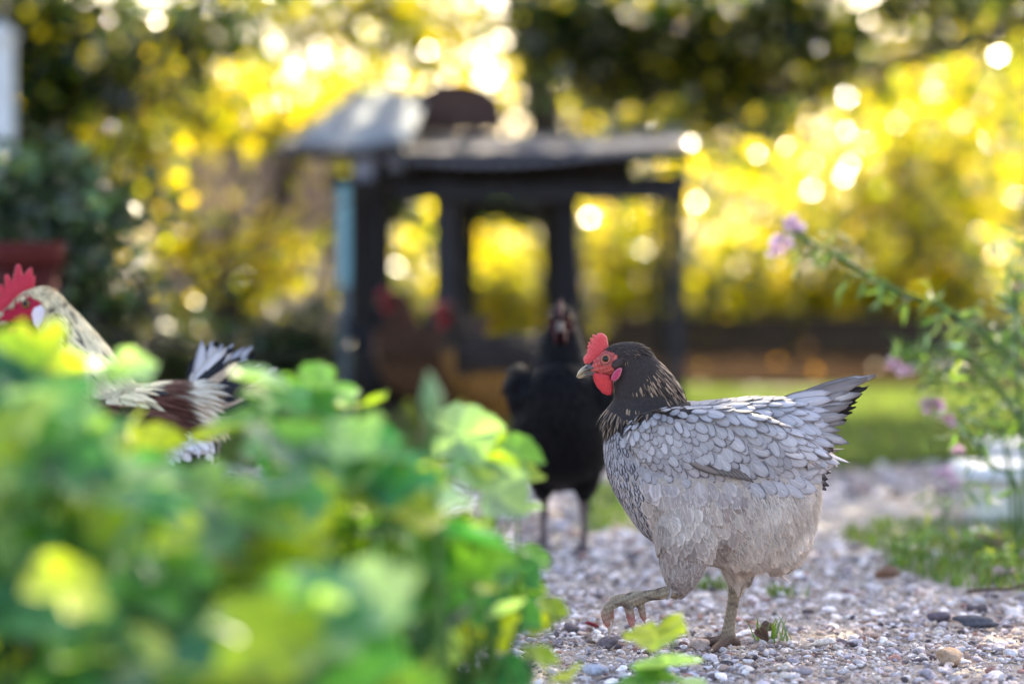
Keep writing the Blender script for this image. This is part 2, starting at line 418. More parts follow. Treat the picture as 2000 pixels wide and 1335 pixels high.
def pillow(outline, thick, step, power=.5, rad=None, wob=0.0):
    """a lens-shaped solid whose outline is the polygon (2-D); returns V (x, depth, z), F"""
    out = np.asarray(outline, float); ring = []
    for i in range(len(out)):
        a, b = out[i - 1], out[i]; m = max(1, int(np.hypot(*(b - a)) / step))
        ring += [a + (b - a) * k / m for k in range(m)]
    ring = np.array(ring); mn, mx = ring.min(0), ring.max(0)
    gx, gy = np.meshgrid(np.arange(mn[0], mx[0], step), np.arange(mn[1], mx[1], step * .87))
    gx = gx + (np.arange(gx.shape[0]) % 2)[:, None] * step * .5
    G = np.stack([gx.ravel(), gy.ravel()], 1); G = G[in_poly(G, out)]; G = G[poly_dist(G, out) > step * .45] if len(G) else G
    pts = [Vector(p) for p in ring] + [Vector(p) for p in G]
    n = len(ring); vo, _, fo, *_ = delaunay_2d_cdt(pts, [], [list(range(n))], 1, 1e-7)
    P2 = np.array([tuple(v) for v in vo]); d = poly_dist(P2, out); d[d < step * .05] = 0
    dm = rad or max(d.max(), 1e-9); h = np.sqrt(np.clip(1 - (1 - np.clip(d / dm, 0, 1)) ** 2, 0, 1)) * thick
    if wob: h = h * (1 + wob * np.sin(P2[:, 0] / step * .9) * np.sin(P2[:, 1] / step * .8))
    m = len(P2); V = np.concatenate([np.stack([P2[:, 0], -h, P2[:, 1]], 1), np.stack([P2[:, 0], h + 1e-6, P2[:, 1]], 1)])
    F = []
    for f in fo:
        f = list(f); F.append(tuple(f)); F.append(tuple(i + m for i in reversed(f)))
    # weld the rim
    rim = np.where(d == 0)[0]; mp = np.arange(2 * m); mp[rim + m] = rim
    F = [tuple(int(mp[i]) for i in f) for f in F]
    V[rim, 1] = 0
    return V, F
# feather blades: a small curved grid per feather
SA = np.array([-1, -.55, 0, .55, 1.0]); TA = np.array([0, .12, .3, .5, .68, .82, .93, 1.0])
def feathers(pos, d, nrm, L, W, lift, droop, shape, seed, tipcurl=0.0, sa=SA, ta=TA, side_bend=None, ragged=0.0):
    """pos, d, nrm (n,3); L, W, lift, droop, shape (n): shape 0 rounded .. 1 pointed"""
    r = np.random.default_rng(seed); n = len(pos)
    d = d / np.linalg.norm(d, axis=1, keepdims=True); sdv = np.cross(nrm, d); sdv /= np.linalg.norm(sdv, axis=1, keepdims=True) + 1e-9
    t = ta[None, :]; sh = np.broadcast_to(np.asarray(shape, float), (n,))[:, None]
    wr = np.sin(np.pi * np.clip(t, 0, 1) ** .85 * .97 + .03) ** .55; wr = np.where(t > .99, .28, np.where(t < .01, .18, wr))
    wp = np.sin(np.pi * np.clip(t, 0, 1) ** .62 * .985 + .015) ** .95; wp = np.where(t > .99, .05, np.maximum(wp, .1 * (t < .5)))
    wid = wr * (1 - sh) + wp * sh
    bc = lambda a: np.broadcast_to(np.asarray(a, float), (n,))
    L, W, lift, droop = map(bc, (L, W, lift, droop))
    s = sa[None, None, :]; T = t[:, :, None]
    along = L[:, None, None] * (T + np.where(np.abs(s) > .9, -.04, 0) * (T > .9))
    if ragged: along = along + ragged * L[:, None, None] * r.normal(0, 1, (n, len(ta), len(sa))) * (T > .6)
    lat = W[:, None, None] * wid[:, :, None] * s
    sb = bc(side_bend if side_bend is not None else 0.0)
    lat = lat + (sb * L)[:, None, None] * T ** 2
    hgt = (lift * L)[:, None, None] * T - (droop * W)[:, None, None] * (s ** 2) * wid[:, :, None] - (tipcurl * L)[:, None, None] * T ** 2.5
    V = pos[:, None, None, :] + along[..., None] * d[:, None, None, :] + lat[..., None] * sdv[:, None, None, :] + hgt[..., None] * nrm[:, None, None, :]
    k = len(sa); m = len(ta); q = np.array([[j * k + i, j * k + i + 1, (j + 1) * k + i + 1, (j + 1) * k + i] for j in range(m - 1) for i in range(k - 1)])
    F = (q[None] + (np.arange(n) * k * m)[:, None, None]).reshape(-1, 4)
    UV = np.stack([np.broadcast_to(s, (n, m, k)), np.broadcast_to(T, (n, m, k)), np.broadcast_to(r.random((n, 1, 1)) * 50, (n, m, k))], -1)
    return V.reshape(-1, 3), F, UV.reshape(-1, 3), k * m
def feather_obj(name, parent, pos, d, nrm, L, W, lift, droop, shape, col, edge, lw, seed=1, **kw):
    if len(pos) == 0: return None
    V, F, UV, k = feathers(pos, d, nrm, L, W, lift, droop, shape, seed, **kw); n = len(pos)
    rep = lambda a: np.repeat(np.broadcast_to(np.asarray(a, float), (n,) + np.asarray(a).shape[1:] if np.ndim(a) > 1 else (n,)), k, 0)
    col = np.broadcast_to(np.asarray(col, float), (n, 3)); edge = np.broadcast_to(np.asarray(edge, float), (n, 3))
    me = make_mesh(name, V, F, {'fuv': ('FLOAT_VECTOR', UV), 'col': ('FLOAT_COLOR', c4(np.repeat(col, k, 0), n * k)),
                                'edge': ('FLOAT_COLOR', c4(np.repeat(edge, k, 0), n * k)), 'lw': ('FLOAT', rep(lw))})
    return obj(name, me, M_FEATHER, parent)
def sample(V, T, Nn, n, seed):
    r = np.random.default_rng(seed); a, b, c = V[T[:, 0]], V[T[:, 1]], V[T[:, 2]]
    ar = np.linalg.norm(np.cross(b - a, c - a), axis=1); i = r.choice(len(T), n, p=ar / ar.sum())
    x, y = r.random(n), r.random(n); m = x + y > 1; x[m], y[m] = 1 - x[m], 1 - y[m]
    w = np.stack([1 - x - y, x, y], 1)[:, :, None]
    P = (np.stack([a[i], b[i], c[i]], 1) * w).sum(1); Q = (np.stack([Nn[T[i, 0]], Nn[T[i, 1]], Nn[T[i, 2]]], 1) * w).sum(1)
    return P, Q / (np.linalg.norm(Q, axis=1, keepdims=True) + 1e-9)
def thin_out(P, rad):
    """keeps points that are at least rad apart (rad per point)"""
    cell = float(rad.max()); g = {}; keep = []
    K = np.floor(P / cell).astype(int)
    for i in range(len(P)):
        k = tuple(K[i]); ok = True
        for dx in (-1, 0, 1):
            for dy in (-1, 0, 1):
                for dz in (-1, 0, 1):
                    for j in g.get((k[0] + dx, k[1] + dy, k[2] + dz), ()):
                        if (P[i, 0] - P[j, 0]) ** 2 + (P[i, 1] - P[j, 1]) ** 2 + (P[i, 2] - P[j, 2]) ** 2 < (.5 * (rad[i] + rad[j])) ** 2: ok = False; break
                    if not ok: break
                if not ok: break
            if not ok: break
        if ok: keep.append(i); g.setdefault(k, []).append(i)
    return np.array(keep, int)
def lerp(a, b, t): t = np.asarray(t)[..., None]; return np.asarray(a) * (1 - t) + np.asarray(b) * t
def ss(x, a, b): t = np.clip((np.asarray(x, float) - a) / (b - a), 0, 1); return t * t * (3 - 2 * t)
def vnoise(P, s, seed):
    r = np.random.default_rng(seed); o = np.zeros(len(P))
    for k in range(5):
        d = r.normal(size=3); d /= np.linalg.norm(d); o += np.sin(P @ d * s * (1 + .5 * k) + r.uniform(0, 6.28)) / (1 + .4 * k)
    return o / 2.2

class Px:
    """photograph pixels of one bird -> its own metres (origin under its feet)"""
    def __init__(s, u0, v0, k): s.u0, s.v0, s.k = u0, v0, k
    def p(s, u, v, y=0): return ((u - s.u0) * s.k, y * s.k, (s.v0 - v) * s.k)
    def uv(s, P): return np.stack([P[:, 0] / s.k + s.u0, s.v0 - P[:, 2] / s.k], 1)
    def tube(s, rows, n=20, p=2.0, m=5):
        """rows: u, v, y, in-plane radius, y radius"""
        A = smooth_path(rows, m); rings = []
        for i, q in enumerate(A):
            a = A[max(i - 1, 0)]; b = A[min(i + 1, len(A) - 1)]
            t = np.array([b[0] - a[0], 0, -(b[1] - a[1])]); t /= np.linalg.norm(t) + 1e-9
            up = np.array([-t[2], 0, t[0]])
            rings.append((s.p(*q[:3]), up, q[3] * s.k, q[3] * s.k, q[4] * s.k))
        return loft(rings, n, p)
    def body(s, rows, n=32, p=2.25, m=5):
        """rows: u, v top, v bottom, half width"""
        A = smooth_path(rows, m); rings = []
        for u, a, b, h in A:
            c = a * .47 + b * .53; rings.append((s.p(u, c), (0, 0, 1), (c - a) * s.k, (b - c) * s.k, h * s.k))
        return loft(rings, n, p)
    def limb(s, rows, n=12, fat=1.0):
        """rows: u, v, y, r"""
        A = smooth_path(rows, 4); return tube_geo([s.p(*q[:3]) for q in A], [max(q[3] * fat + (fat > 1) * 1.2, .8) * s.k for q in A], n)
    def poly(s, pts): return [((u - s.u0) * s.k, (s.v0 - v) * s.k) for u, v in pts]

def eye_part(px, parent, u, v, y, r, iris=(.32, .13, .03), side=-1):
    V, F = icos(3); c = np.array(px.p(u, v, y)); out = np.array([-.25, side, .05]); out /= np.linalg.norm(out)
    q = V @ out; C = np.where((q > .84)[:, None], (.004, .004, .005), np.where((q > .66)[:, None], iris, (.02, .012, .01)))
    C = np.where(((q > .60) & (q <= .67))[:, None], (.015, .01, .01), C)
    g = Geo(); g.add(V * r * px.k + c, F.tolist(), C); return g.build('eye', M_EYE, parent, True)
def eyelid(px, parent, u, v, y, r, col, side=-1):
    out = Vector((-.25, side, .05)).normalized(); a = out.orthogonal().normalized(); b = out.cross(a)
    c = Vector(px.p(u, v, y)) + out * r * .66 * px.k
    ring = [c + (a * math.cos(t) + b * math.sin(t) * .92) * r * .80 * px.k for t in np.linspace(0, 2 * math.pi, 25)]
    g = Geo(); g.tube(ring, [r * .16 * px.k] * 25, 8, col); ring = [c - out * r * .1 * px.k + (a * math.cos(t) + b * math.sin(t) * .95) * r * 1.12 * px.k for t in np.linspace(0, 2 * math.pi, 25)]
    g.tube(ring, [r * .13 * px.k] * 25, 8, tuple(x * .8 for x in col)); return g.build('eyelid', M_FLESH, parent, True)
def pill(px, parent, name, outline, thick, y, col, mat, step=1.6, yaw=0, roll=0, wob=.03, edgecol=None):
    V, F = pillow(px.poly(outline), thick * px.k, step * px.k, wob=wob)
    c = np.array([V[:, 0].mean(), 0, V[:, 2].max()])
    M = np.array((Matrix.Rotation(yaw, 3, 'Z') @ Matrix.Rotation(roll, 3, 'X')))
    C = np.tile(np.array(col, float), (len(V), 1))
    if edgecol is not None:
        h = np.abs(V[:, 1]) / (thick * px.k); C = lerp(edgecol, col, ss(h, .35, .95))
    V = (V - c) @ M.T + c; V[:, 1] += y * px.k
    g = Geo(); g.add(V, F, C); return g.build(name, mat, parent, True)

def flow_dir(f, n):
    d = np.stack([f[:, 0], np.zeros(len(f)), -f[:, 1]], 1); d -= (d * n).sum(1, keepdims=True) * n
    l = np.linalg.norm(d, axis=1, keepdims=True); return d / np.maximum(l, 1e-6)

# ---------- the grey hen, stepping
K = FOC / FPX
def build_grey_hen():
    foot = at(1430, 1268, FOC)
    root = thing('grey_hen', 'blue grey hen with dark brown head and neck stepping across the gravel, one foot raised', 'hen', (foot.x, foot.y, 0))
    px = Px(1430, 1268, K)
    body = px.body([(1176, 838, 862, 6), (1180, 800, 905, 34), (1192, 785, 945, 58), (1215, 782, 988, 84), (1250, 780, 1036, 106), (1300, 780, 1072, 122), (1350, 780, 1092, 128),
                    (1400, 777, 1104, 128), (1450, 773, 1116, 124), (1500, 772, 1108, 114), (1540, 776, 1088, 98), (1568, 786, 1062, 78), (1588, 810, 1030, 54), (1598, 850, 990, 28), (1602, 905, 925, 8)])
    neck = px.tube([(1262, 870, 0, 80, 84), (1261, 815, 0, 76, 70), (1261, 775, 0, 71, 50), (1253, 745, 0, 59, 43), (1240, 716, 0, 45, 35), (1228, 700, 0, 35, 30), (1212, 692, 0, 28, 26)], 24)
    head = px.tube([(1262, 705, 0, 22, 22), (1240, 699, 0, 34, 30), (1212, 699, 0, 35, 29), (1190, 703, 0, 29, 25), (1172, 709, 0, 20, 18), (1158, 713, 0, 13, 12), (1150, 716, 0, 9, 9)], 20)
    sol = [body, neck, head]
    for sgn in (-1, 1):                                         # folded wing lies proud of the flank
        A = [(1222, 838, 20), (1245, 843, 46), (1290, 850, 64), (1350, 854, 68), (1420, 856, 68), (1480, 864, 62), (1530, 868, 42), (1565, 862, 14)]
        rings = [(px.p(u, v, sgn * (112 - abs(u - 1370) * .10 - (abs(u - 1370) / 190) ** 4 * 22)), (0, 0, 1), h * px.k, h * px.k, 25 * px.k) for u, v, h in smooth_path(A, 4)]
        sol.append(loft(rings, 24, 2.6))
    sol.append(px.tube([(1350, 950, -70, 80, 56), (1335, 1030, -84, 66, 50), (1327, 1085, -86, 48, 42), (1322, 1120, -84, 32, 30), (1316, 1142, -82, 14, 13), (1308, 1147, -82, 9, 9)], 20))   # raised thigh
    sol.append(px.tube([(1450, 980, 45, 80, 60), (1447, 1060, 46, 60, 50), (1444, 1110, 46, 36, 34), (1441, 1140, 46, 18, 18), (1440, 1155, 46, 11, 11)], 20))                    # standing thigh
    sol.append(px.tube([(1510, 900, 0, 110, 92), (1535, 1000, 0, 62, 84), (1515, 1060, 0, 58, 70), (1490, 1100, 0, 32, 40)], 24))                                   # rear fluff
    # legs and toes, part of the same body
    y = -82
    sol += [px.limb([(1318, 1140, y, 12), (1300, 1143, y, 10.5), (1265, 1149, y, 9.5), (1240, 1154, y, 11.5), (1226, 1159, y, 14), (1214, 1163, y, 11)], fat=1.06),
            px.limb([(1222, 1160, y - 6, 10), (1202, 1160, y - 10, 8.5), (1187, 1167, y - 13, 8.5), (1178, 1182, y - 14, 8), (1179, 1196, y - 13, 7), (1185, 1208, y - 12, 4.5)], fat=1.06),
            px.limb([(1224, 1162, y - 2, 9), (1223, 1175, y - 8, 7.5), (1226, 1190, y - 10, 7.5), (1229, 1208, y - 11, 4)], fat=1.06),
            px.limb([(1220, 1158, y + 8, 9), (1204, 1158, y + 22, 7.5), (1192, 1168, y + 30, 7), (1188, 1184, y + 33, 6.5), (1192, 1200, y + 33, 4)], fat=1.06),
            px.limb([(1240, 1158, y + 2, 8), (1246, 1170, y + 5, 6.5), (1250, 1186, y + 6, 6), (1253, 1199, y + 6, 3.5)], fat=1.06)]
    y = 46
    sol += [px.limb([(1441, 1140, y, 14), (1440, 1155, y, 12.5), (1435, 1185, y, 10), (1430, 1215, y, 10), (1427, 1236, y, 11.5), (1426, 1250, y, 14), (1426, 1257, y, 12)], fat=1.06),
            px.limb([(1426, 1254, y, 11), (1405, 1260, y - 6, 7.5), (1382, 1264, y - 12, 6.5), (1362, 1266, y - 16, 4)], fat=1.06),
            px.limb([(1426, 1254, y, 11), (1412, 1260, y - 26, 8), (1398, 1264, y - 52, 7), (1388, 1266, y - 72, 4.5)], fat=1.06),
            px.limb([(1426, 1254, y, 11), (1408, 1260, y + 18, 8), (1388, 1264, y + 40, 6.5), (1374, 1266, y + 54, 4)], fat=1.06),
            px.limb([(1428, 1254, y, 10), (1440, 1261, y + 4, 7), (1452, 1264, y + 8, 4.5)], fat=1.06)]
    me = voxel_union(sol, .0022, 7)
    V, T, Nn = mesh_np(me); UV = px.uv(V); u, v = UV.T
    FACE = np.array([(1150, 716), (1155, 706), (1158, 695), (1166, 685), (1179, 680), (1192, 682.5), (1202, 690), (1202, 699), (1194, 708), (1197, 718), (1192, 738), (1176, 737), (1158, 736), (1150, 726)])
    inf = in_poly(UV, FACE); dface = poly_dist(UV, FACE)
    nz = vnoise(V, 260, 3); nz2 = vnoise(V, 900, 4)
    C = np.tile(np.array((.30, .28, .29)), (len(V), 1))
    C = np.where((v > 920)[:, None], (.40, .34, .30), C)
    C = np.where((v < 806 + np.clip(1290 - u, 0, 99) * .36)[:, None] & (u < 1345)[:, None], (.04, .032, .03), C)
    C = np.where(((v > 800) & (v < 835) & (u > 1550))[:, None], (.05, .04, .04), C)
    leg = ((u < 1306) & (v > 1128)) | (v > 1143)
    lc = lerp((.19, .14, .095), (.38, .30, .21), .5 + .5 * nz2); lc = lerp(lc, (.07, .05, .05), ss(nz, .25, .9) * .8)
    toe = ss(v, 1168, 1205) * (u < 1300); lc = lerp(lc, (.48, .17, .15), np.clip(toe * (.65 + .4 * nz), 0, 1))
    mud = ss(v, 1236, 1256) * (u > 1340); lc = lerp(lc, (.10, .055, .045), mud * .85)
    C = np.where(leg[:, None], lc, C)
    fc = lerp((.40, .045, .045), (.55, .15, .13), np.clip(.5 + .6 * nz2, 0, 1)); fc = lerp(fc, (.22, .05, .06), ss(u, 1186, 1200) * ss(v, 690, 712) * .5)
    C = np.where(inf[:, None], fc, C)
    # wrinkles of the bare face
    disp = np.where(inf, .0006 * nz2 + .0005 * np.sin(np.hypot(u - 1181, v - 696) * 1.1), 0) + np.where(leg, .0009 * np.sin(v * .9 + u * .35) * .5 + .0006 * nz2, 0)
    V = V + Nn * disp[:, None]
    me.vertices.foreach_set('co', V.astype(np.float32).ravel())
    a = me.attributes.new('col', 'FLOAT_COLOR', 'POINT'); a.data.foreach_set('color', c4(C, len(V)).ravel())
    me.polygons.foreach_set('use_smooth', np.ones(len(me.polygons), bool)); me.update()
    me.name = 'body'; obj('body', me, M_BODY, root)
    # ---- bare head parts
    pill(px, root, 'comb', [(1137, 698), (1138, 693), (1144, 686), (1145, 680), (1143.5, 679), (1146.5, 677), (1144, 671.5), (1147.5, 669.5), (1146, 663), (1149, 663.5), (1152, 668), (1149.5, 656.5), (1152.5, 655),
         (1156, 658.5), (1154, 650), (1157, 648.5), (1161.5, 651.5), (1164.5, 647), (1170.5, 645.5), (1178, 648.5), (1183.3, 654.5), (1184.5, 662), (1186, 670), (1184, 684), (1174, 694), (1166, 700), (1159, 708), (1149, 708), (1139, 706)],
         5.0, 0, (.62, .055, .06), M_FLESH, 1.3, edgecol=(.66, .10, .10))
    wat = [(1155, 729), (1157, 723), (1172, 724), (1188, 728), (1193, 741), (1192.5, 760), (1191, 767), (1184, 768.5), (1173.5, 764), (1163, 752), (1157, 740)]
    for sgn in (-1, 1):
        pill(px, root, 'wattle', wat if sgn < 0 else [(a + 3, b - 2) for a, b in wat], 3.6, sgn * 12, (.60, .035, .04), M_FLESH, 1.4, yaw=sgn * .12, roll=-sgn * .12, edgecol=(.5, .03, .04))
        pill(px, root, 'earlobe', [(1190, 737), (1191, 729), (1196, 720), (1203, 714), (1210, 712), (1212, 716), (1209, 727), (1204, 735), (1196, 740)], 4.5, sgn * 27, (.45, .03, .10), M_FLESH, 1.2, yaw=sgn * .25, edgecol=(.66, .22, .28))
        pill(px, root, 'ear_tuft', [(1190, 710), (1194, 700), (1202, 695), (1211, 695), (1215, 701), (1212, 709), (1204, 713), (1194, 714)], 4.5, sgn * 27, (.055, .04, .038), M_BODY, 1.2, yaw=sgn * .2)
        ey = eye_part(px, root, 1181.5, 696, sgn * 17.5, 11.2, side=sgn); eyelid(px, ey, 1181.5, 696, sgn * 17.5, 11.2, (.46, .12, .11), sgn)
    g = Geo()                                                    # upper and lower beak
    def beak(rows, cols):
        A = smooth_path(rows, 4); rings = []
        for q in A: rings.append((px.p(q[0], q[1]), (0, 0, 1), q[2] * px.k, q[3] * px.k, q[4] * px.k))
        V_, F_ = loft(rings, 16, 2.1); uu = px.uv(V_)[:, 0]; g.add(V_, F_, lerp(cols[0], cols[1], ss(uu, 1126, 1146)))
    beak([(1123.6, 732, .8, 1.5, 1), (1127, 726, 4, 5, 4), (1134, 721, 6.5, 5, 7), (1143, 717, 8, 4.5, 9.5), (1154, 714, 8, 4.5, 11), (1164, 714, 6, 4, 11)], ((.42, .33, .2), (.09, .075, .075)))
    ub = g.build('upper_beak', M_HORN, root, True); g = Geo()
    beak([(1126, 733.5, .8, 1.2, 1), (1131, 731, 3, 4, 4.5), (1140, 728, 4, 5, 7), (1150, 725, 4.5, 5, 9), (1162, 722, 4, 4, 10)], ((.42, .30, .16), (.10, .075, .06)))
    g.build('lower_beak', M_HORN, root, True)
    for sgn in (-1, 1):
        g = Geo(); Vn, Fn = icos(1); g.add(Vn * np.array([4.2, 1.2, 1.3]) * px.k + np.array(px.p(1143, 713.5, sgn * 9.2)), Fn.tolist(), (.015, .012, .012)); g.build('nostril', M_HORN, ub, True)
    # claws
    for q in ([(1184, 1205, -94, 4), (1184.5, 1217, -95, 2.8), (1183.5, 1231, -95, .6)], [(1228.5, 1205, -93, 3.6), (1231, 1213, -94, 2.5), (1236, 1222, -94, .5)], [(1191.5, 1198, -49, 3.4), (1193, 1207, -49, 2.2), (1191, 1216, -49, .5)],
              [(1252.5, 1197, -76, 3.2), (1254.5, 1203, -76, 2), (1256, 1208, -76, .5)], [(1366, 1265, 30.5, 3.4), (1356, 1266, 28.5, 2.4), (1348, 1269, 27, .6)], [(1390, 1265, -24, 3.8), (1384, 1266, -34, 2.4), (1380, 1269, -42, .6)], [(1377, 1265, 98, 3.4), (1368, 1266, 108, 2.2), (1362, 1269, 114, .5)]):
        Vc, Fc = px.limb(q, 8); g = Geo(); g.add(Vc, Fc, (.42, .32, .25) if q[0][0] < 1300 else (.13, .09, .07)); g.build('claw', M_HORN, root, True)
    # ---- plumage
    P, Q = sample(V, T, Nn, 120000, 5); UVs = px.uv(P); u, v = UVs.T; ya = P[:, 1] / px.k
    leg = ((u < 1306) & (v > 1132)) | (v > 1140)
    nof = in_poly(UVs, FACE) | (poly_dist(UVs, FACE) < 1.5) | ((u < 1162) & (v < 740)) | leg
    EAR = np.array([(1188, 740), (1189, 710), (1194, 697), (1211, 693), (1217, 701), (1213, 716), (1205, 738)])
    nof |= in_poly(UVs, EAR) & (np.abs(ya) > 14)
    hb = 783 + np.clip(1290 - u, 0, 130) * .36
    hackle = (v < hb) & (u < 1352)
    WING = np.array([(1206, 838), (1222, 802), (1262, 782), (1345, 765), (1500, 750), (1580, 770), (1625, 830), (1600, 905), (1540, 930), (1500, 940), (1430, 922), (1380, 912), (1290, 924), (1238, 900)])
    wing = in_poly(UVs, WING) & ~hackle
    fluff = (~hackle) & (~wing) & (((u > 1405 + (1130 - v) * .35) & (v > 955)) | (u > 1555) & (v > 935))
    breast = (~hackle) & (~wing) & (u < 1216 + (v - 800) * .22) & (v < 1045)
    thigh = (~hackle) & (~wing) & (~fluff) & (~breast) & (v > 1050) & (u < 1385)
    rear = wing & (u > 1505)
    n = len(P); n1 = vnoise(P, 90, 7); n2 = vnoise(P, 300, 8); rr = np.random.default_rng(9).normal(size=(n, 3))
    up_t = ss(v, 930, 770)
    # spacing, length, width (px)
    hk = ss(np.hypot(u - 1195, v - 690), 20, 110)
    sp = np.where(hackle, 3.9 + 1.7 * hk, np.where(wing, 9.6 + 6.0 * ss(u, 1230, 1420), np.where(breast, 8.0, np.where(fluff, 14, np.where(thigh, 10.5, 12.5)))))
    o = np.random.default_rng(10).permutation(n); o = o[~nof[o]]
    kp = o[thin_out(P[o], sp[o] * px.k)]
    G = lambda a: a[kp]
    u, v, ya, hackle, wing, fluff, breast, thigh, rear, n1, n2, hk, UVs, P_, Q_ = map(G, (u, v, ya, hackle, wing, fluff, breast, thigh, rear, n1, n2, hk, UVs, P, Q)); rr = rr[kp]; n = len(kp)
    f = np.zeros((n, 2)); one = np.ones(n)
    f[:] = np.stack([.25 * one + .12 * n1, one], 1)
    fh = np.stack([(u - 1192) * .75 + np.where(v < 690, 60, 0), (v - 640) * 1.0], 1); f[hackle] = fh[hackle]
    wt = ss(u, 1230, 1330); wt2 = ss(u, 1430, 1560)
    fw = np.stack([.38 + .35 * wt + .40 * wt2, 1.0 - .25 * wt - .35 * wt2 + 0 * u], 1); fw[:, 1] *= 1 - .45 * ss(v, 815, 770) * ss(u, 1300, 1400)
    f[wing] = fw[wing]; f[breast] = np.stack([.30 * one, one], 1)[breast]
    ff = np.stack([.30 + .5 * ss(u, 1520, 1600), one], 1); f[fluff] = ff[fluff]; f[thigh] = np.stack([-.12 + 0 * u, one], 1)[thigh]
    f += rr[:, :2] * np.where(hackle, .08, .17)[:, None] * np.linalg.norm(f, axis=1, keepdims=True)
    d = flow_dir(f, Q_)
    L = np.where(hackle, 15 + 24 * hk, np.where(wing, 23 + 18 * ss(u, 1260, 1430) + 10 * ss(u, 1450, 1560), np.where(breast, 23, np.where(fluff, 34, np.where(thigh, 24, 36)))))
    W = np.where(hackle, 2.3 + 3.0 * hk, np.where(wing, 9.6 + 4.8 * ss(u, 1260, 1430), np.where(breast, 6.6, np.where(fluff, 14, np.where(thigh, 11, 15.5)))))
    L *= 1 + .15 * np.clip(rr[:, 2], -1.5, 1.5); W *= 1 + .15 * np.clip(rr[:, 0], -1.5, 1.5)
    lift = np.where(hackle, .09, np.where(wing, .16, np.where(fluff, .16, np.where(breast, .14, .17))))
    shape = np.where(hackle, .95, np.where(rear, .42, np.where(wing, .1, np.where(fluff, .3, np.where(thigh, .12, .06)))))
    lav = lerp((.275, .255, .265), (.45, .418, .43), np.clip(.5 + .45 * n1, 0, 1)); lav = lerp(lav, (.52, .48, .50), ss(u, 1470, 1560) * .7)
    lav = lerp(lav, (.40, .36, .37), ss(v, 860, 930) * .6)
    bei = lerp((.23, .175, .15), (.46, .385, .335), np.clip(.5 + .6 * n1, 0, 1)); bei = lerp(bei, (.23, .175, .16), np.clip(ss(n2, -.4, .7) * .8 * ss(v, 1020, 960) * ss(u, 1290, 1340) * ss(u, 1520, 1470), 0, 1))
    bei = lerp(bei, (.25, .20, .175), ss(v, 1050, 1125) * ss(u, 1400, 1340)); bei = lerp(bei, (.42, .375, .38), ss(v, 965, 925) * .7)  # lower front thigh darkened: shading put into the feather colour
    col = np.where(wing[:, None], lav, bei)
    col = np.where(breast[:, None], lerp((.30, .28, .30), (.41, .385, .405), np.clip(.5 + .5 * n1, 0, 1)), col)
    col = np.where(hackle[:, None], lerp((.045, .031, .025), (.34, .23, .155), np.clip(ss(rr[:, 1] * .45 + hk * .38 + .24 * ss(v, 700, 725), -.05, .95), 0, 1) * .8), col)
    col = np.where(fluff[:, None], lerp((.50, .41, .345), (.72, .62, .54), np.clip(.5 + .5 * n1, 0, 1)), col)
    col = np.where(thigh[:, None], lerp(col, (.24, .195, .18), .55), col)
    col *= (1 + .10 * rr[:, 2:3])
    edge = np.where(wing[:, None], lerp((.06, .05, .062), (.22, .185, .19), ss(u, 1410, 1540) * .8), np.clip(col * 1.35 + .05, 0, .82))
    edge = np.where(wing[:, None], lerp(edge, col, np.random.default_rng(12).random(n) * .35), edge); edge = np.where(breast[:, None], (.055, .048, .058), edge); edge = np.where(hackle[:, None], (.014, .011, .011), edge); edge = np.where(fluff[:, None], col * 1.1, edge)
    lw = np.where(hackle, .16 + .12 * hk, np.where(wing, .63, np.where(breast, .26, .50))) + np.where(hackle, 0, .09 * rr[:, 1])
    sets = [('hackle', hackle, 0), ('wing_covert', wing & (ya < 0), 0), ('wing_covert', wing & (ya >= 0), 0), ('breast_feathers', breast, 0), ('flank_feathers', ~(hackle | wing | breast | fluff), .035), ('rear_fluff', fluff, .05)]
    objs = {}
    for i, (nm, m, rag) in enumerate(sets):
        k = px.k; tc = np.where(nm == 'wing_covert', .06, .12)
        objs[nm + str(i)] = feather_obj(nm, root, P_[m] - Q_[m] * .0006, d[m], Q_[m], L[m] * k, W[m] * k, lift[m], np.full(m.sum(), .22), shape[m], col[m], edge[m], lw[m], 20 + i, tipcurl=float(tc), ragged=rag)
    # hair-fine down over flank, rear and thighs
    P2, Q2 = sample(V, T, Nn, 70000, 31); UV2 = px.uv(P2); u, v = UV2.T
    leg = ((u < 1306) & (v > 1134)) | (v > 1142)
    pr = np.where((u > 1390 + (1130 - v) * .35) & (v > 945), 1.0, np.where(v > 935, .10, 0)) * (~leg); pr = np.where((u > 1570) & (v > 925), 1, pr)
    m = np.random.default_rng(33).random(len(u)) < pr; P2, Q2, u, v = P2[m], Q2[m], u[m], v[m]; n = len(u); r2 = np.random.default_rng(34).normal(size=(n, 3))
    f2 = np.stack([.35 + .7 * ss(u, 1500, 1600) - .2 * (u < 1390) + .28 * r2[:, 0], np.ones(n)], 1); d2 = flow_dir(f2, Q2) + Q2 * (.16 + .10 * np.abs(r2[:, 1:2])); nn = vnoise(P2, 90, 7)
    cl = lerp((.48, .385, .32), (.78, .68, .60), np.clip(.5 + .5 * nn + .25 * r2[:, 2], 0, 1)); cl = lerp(cl, (.30, .24, .215), ss(v, 1075, 1135) * ss(u, 1405, 1340) * .8)  # down painted darker at the thigh bottom, as shading
    fl = (u > 1390 + (1130 - v) * .35) & (v > 945)
    feather_obj('down', root, P2 + Q2 * .001, d2, Q2, np.where(fl, 16, 12) * px.k * (1 + .35 * r2[:, 1]), np.where(fl, .62, .6) * px.k, np.full(n, .10), 0.0, 1.0, cl, cl * .9, .5, 35,
                sa=np.array([-1.0, 1.0]), ta=np.array([0, .5, 1.0]), side_bend=.12 * r2[:, 2], tipcurl=.12)
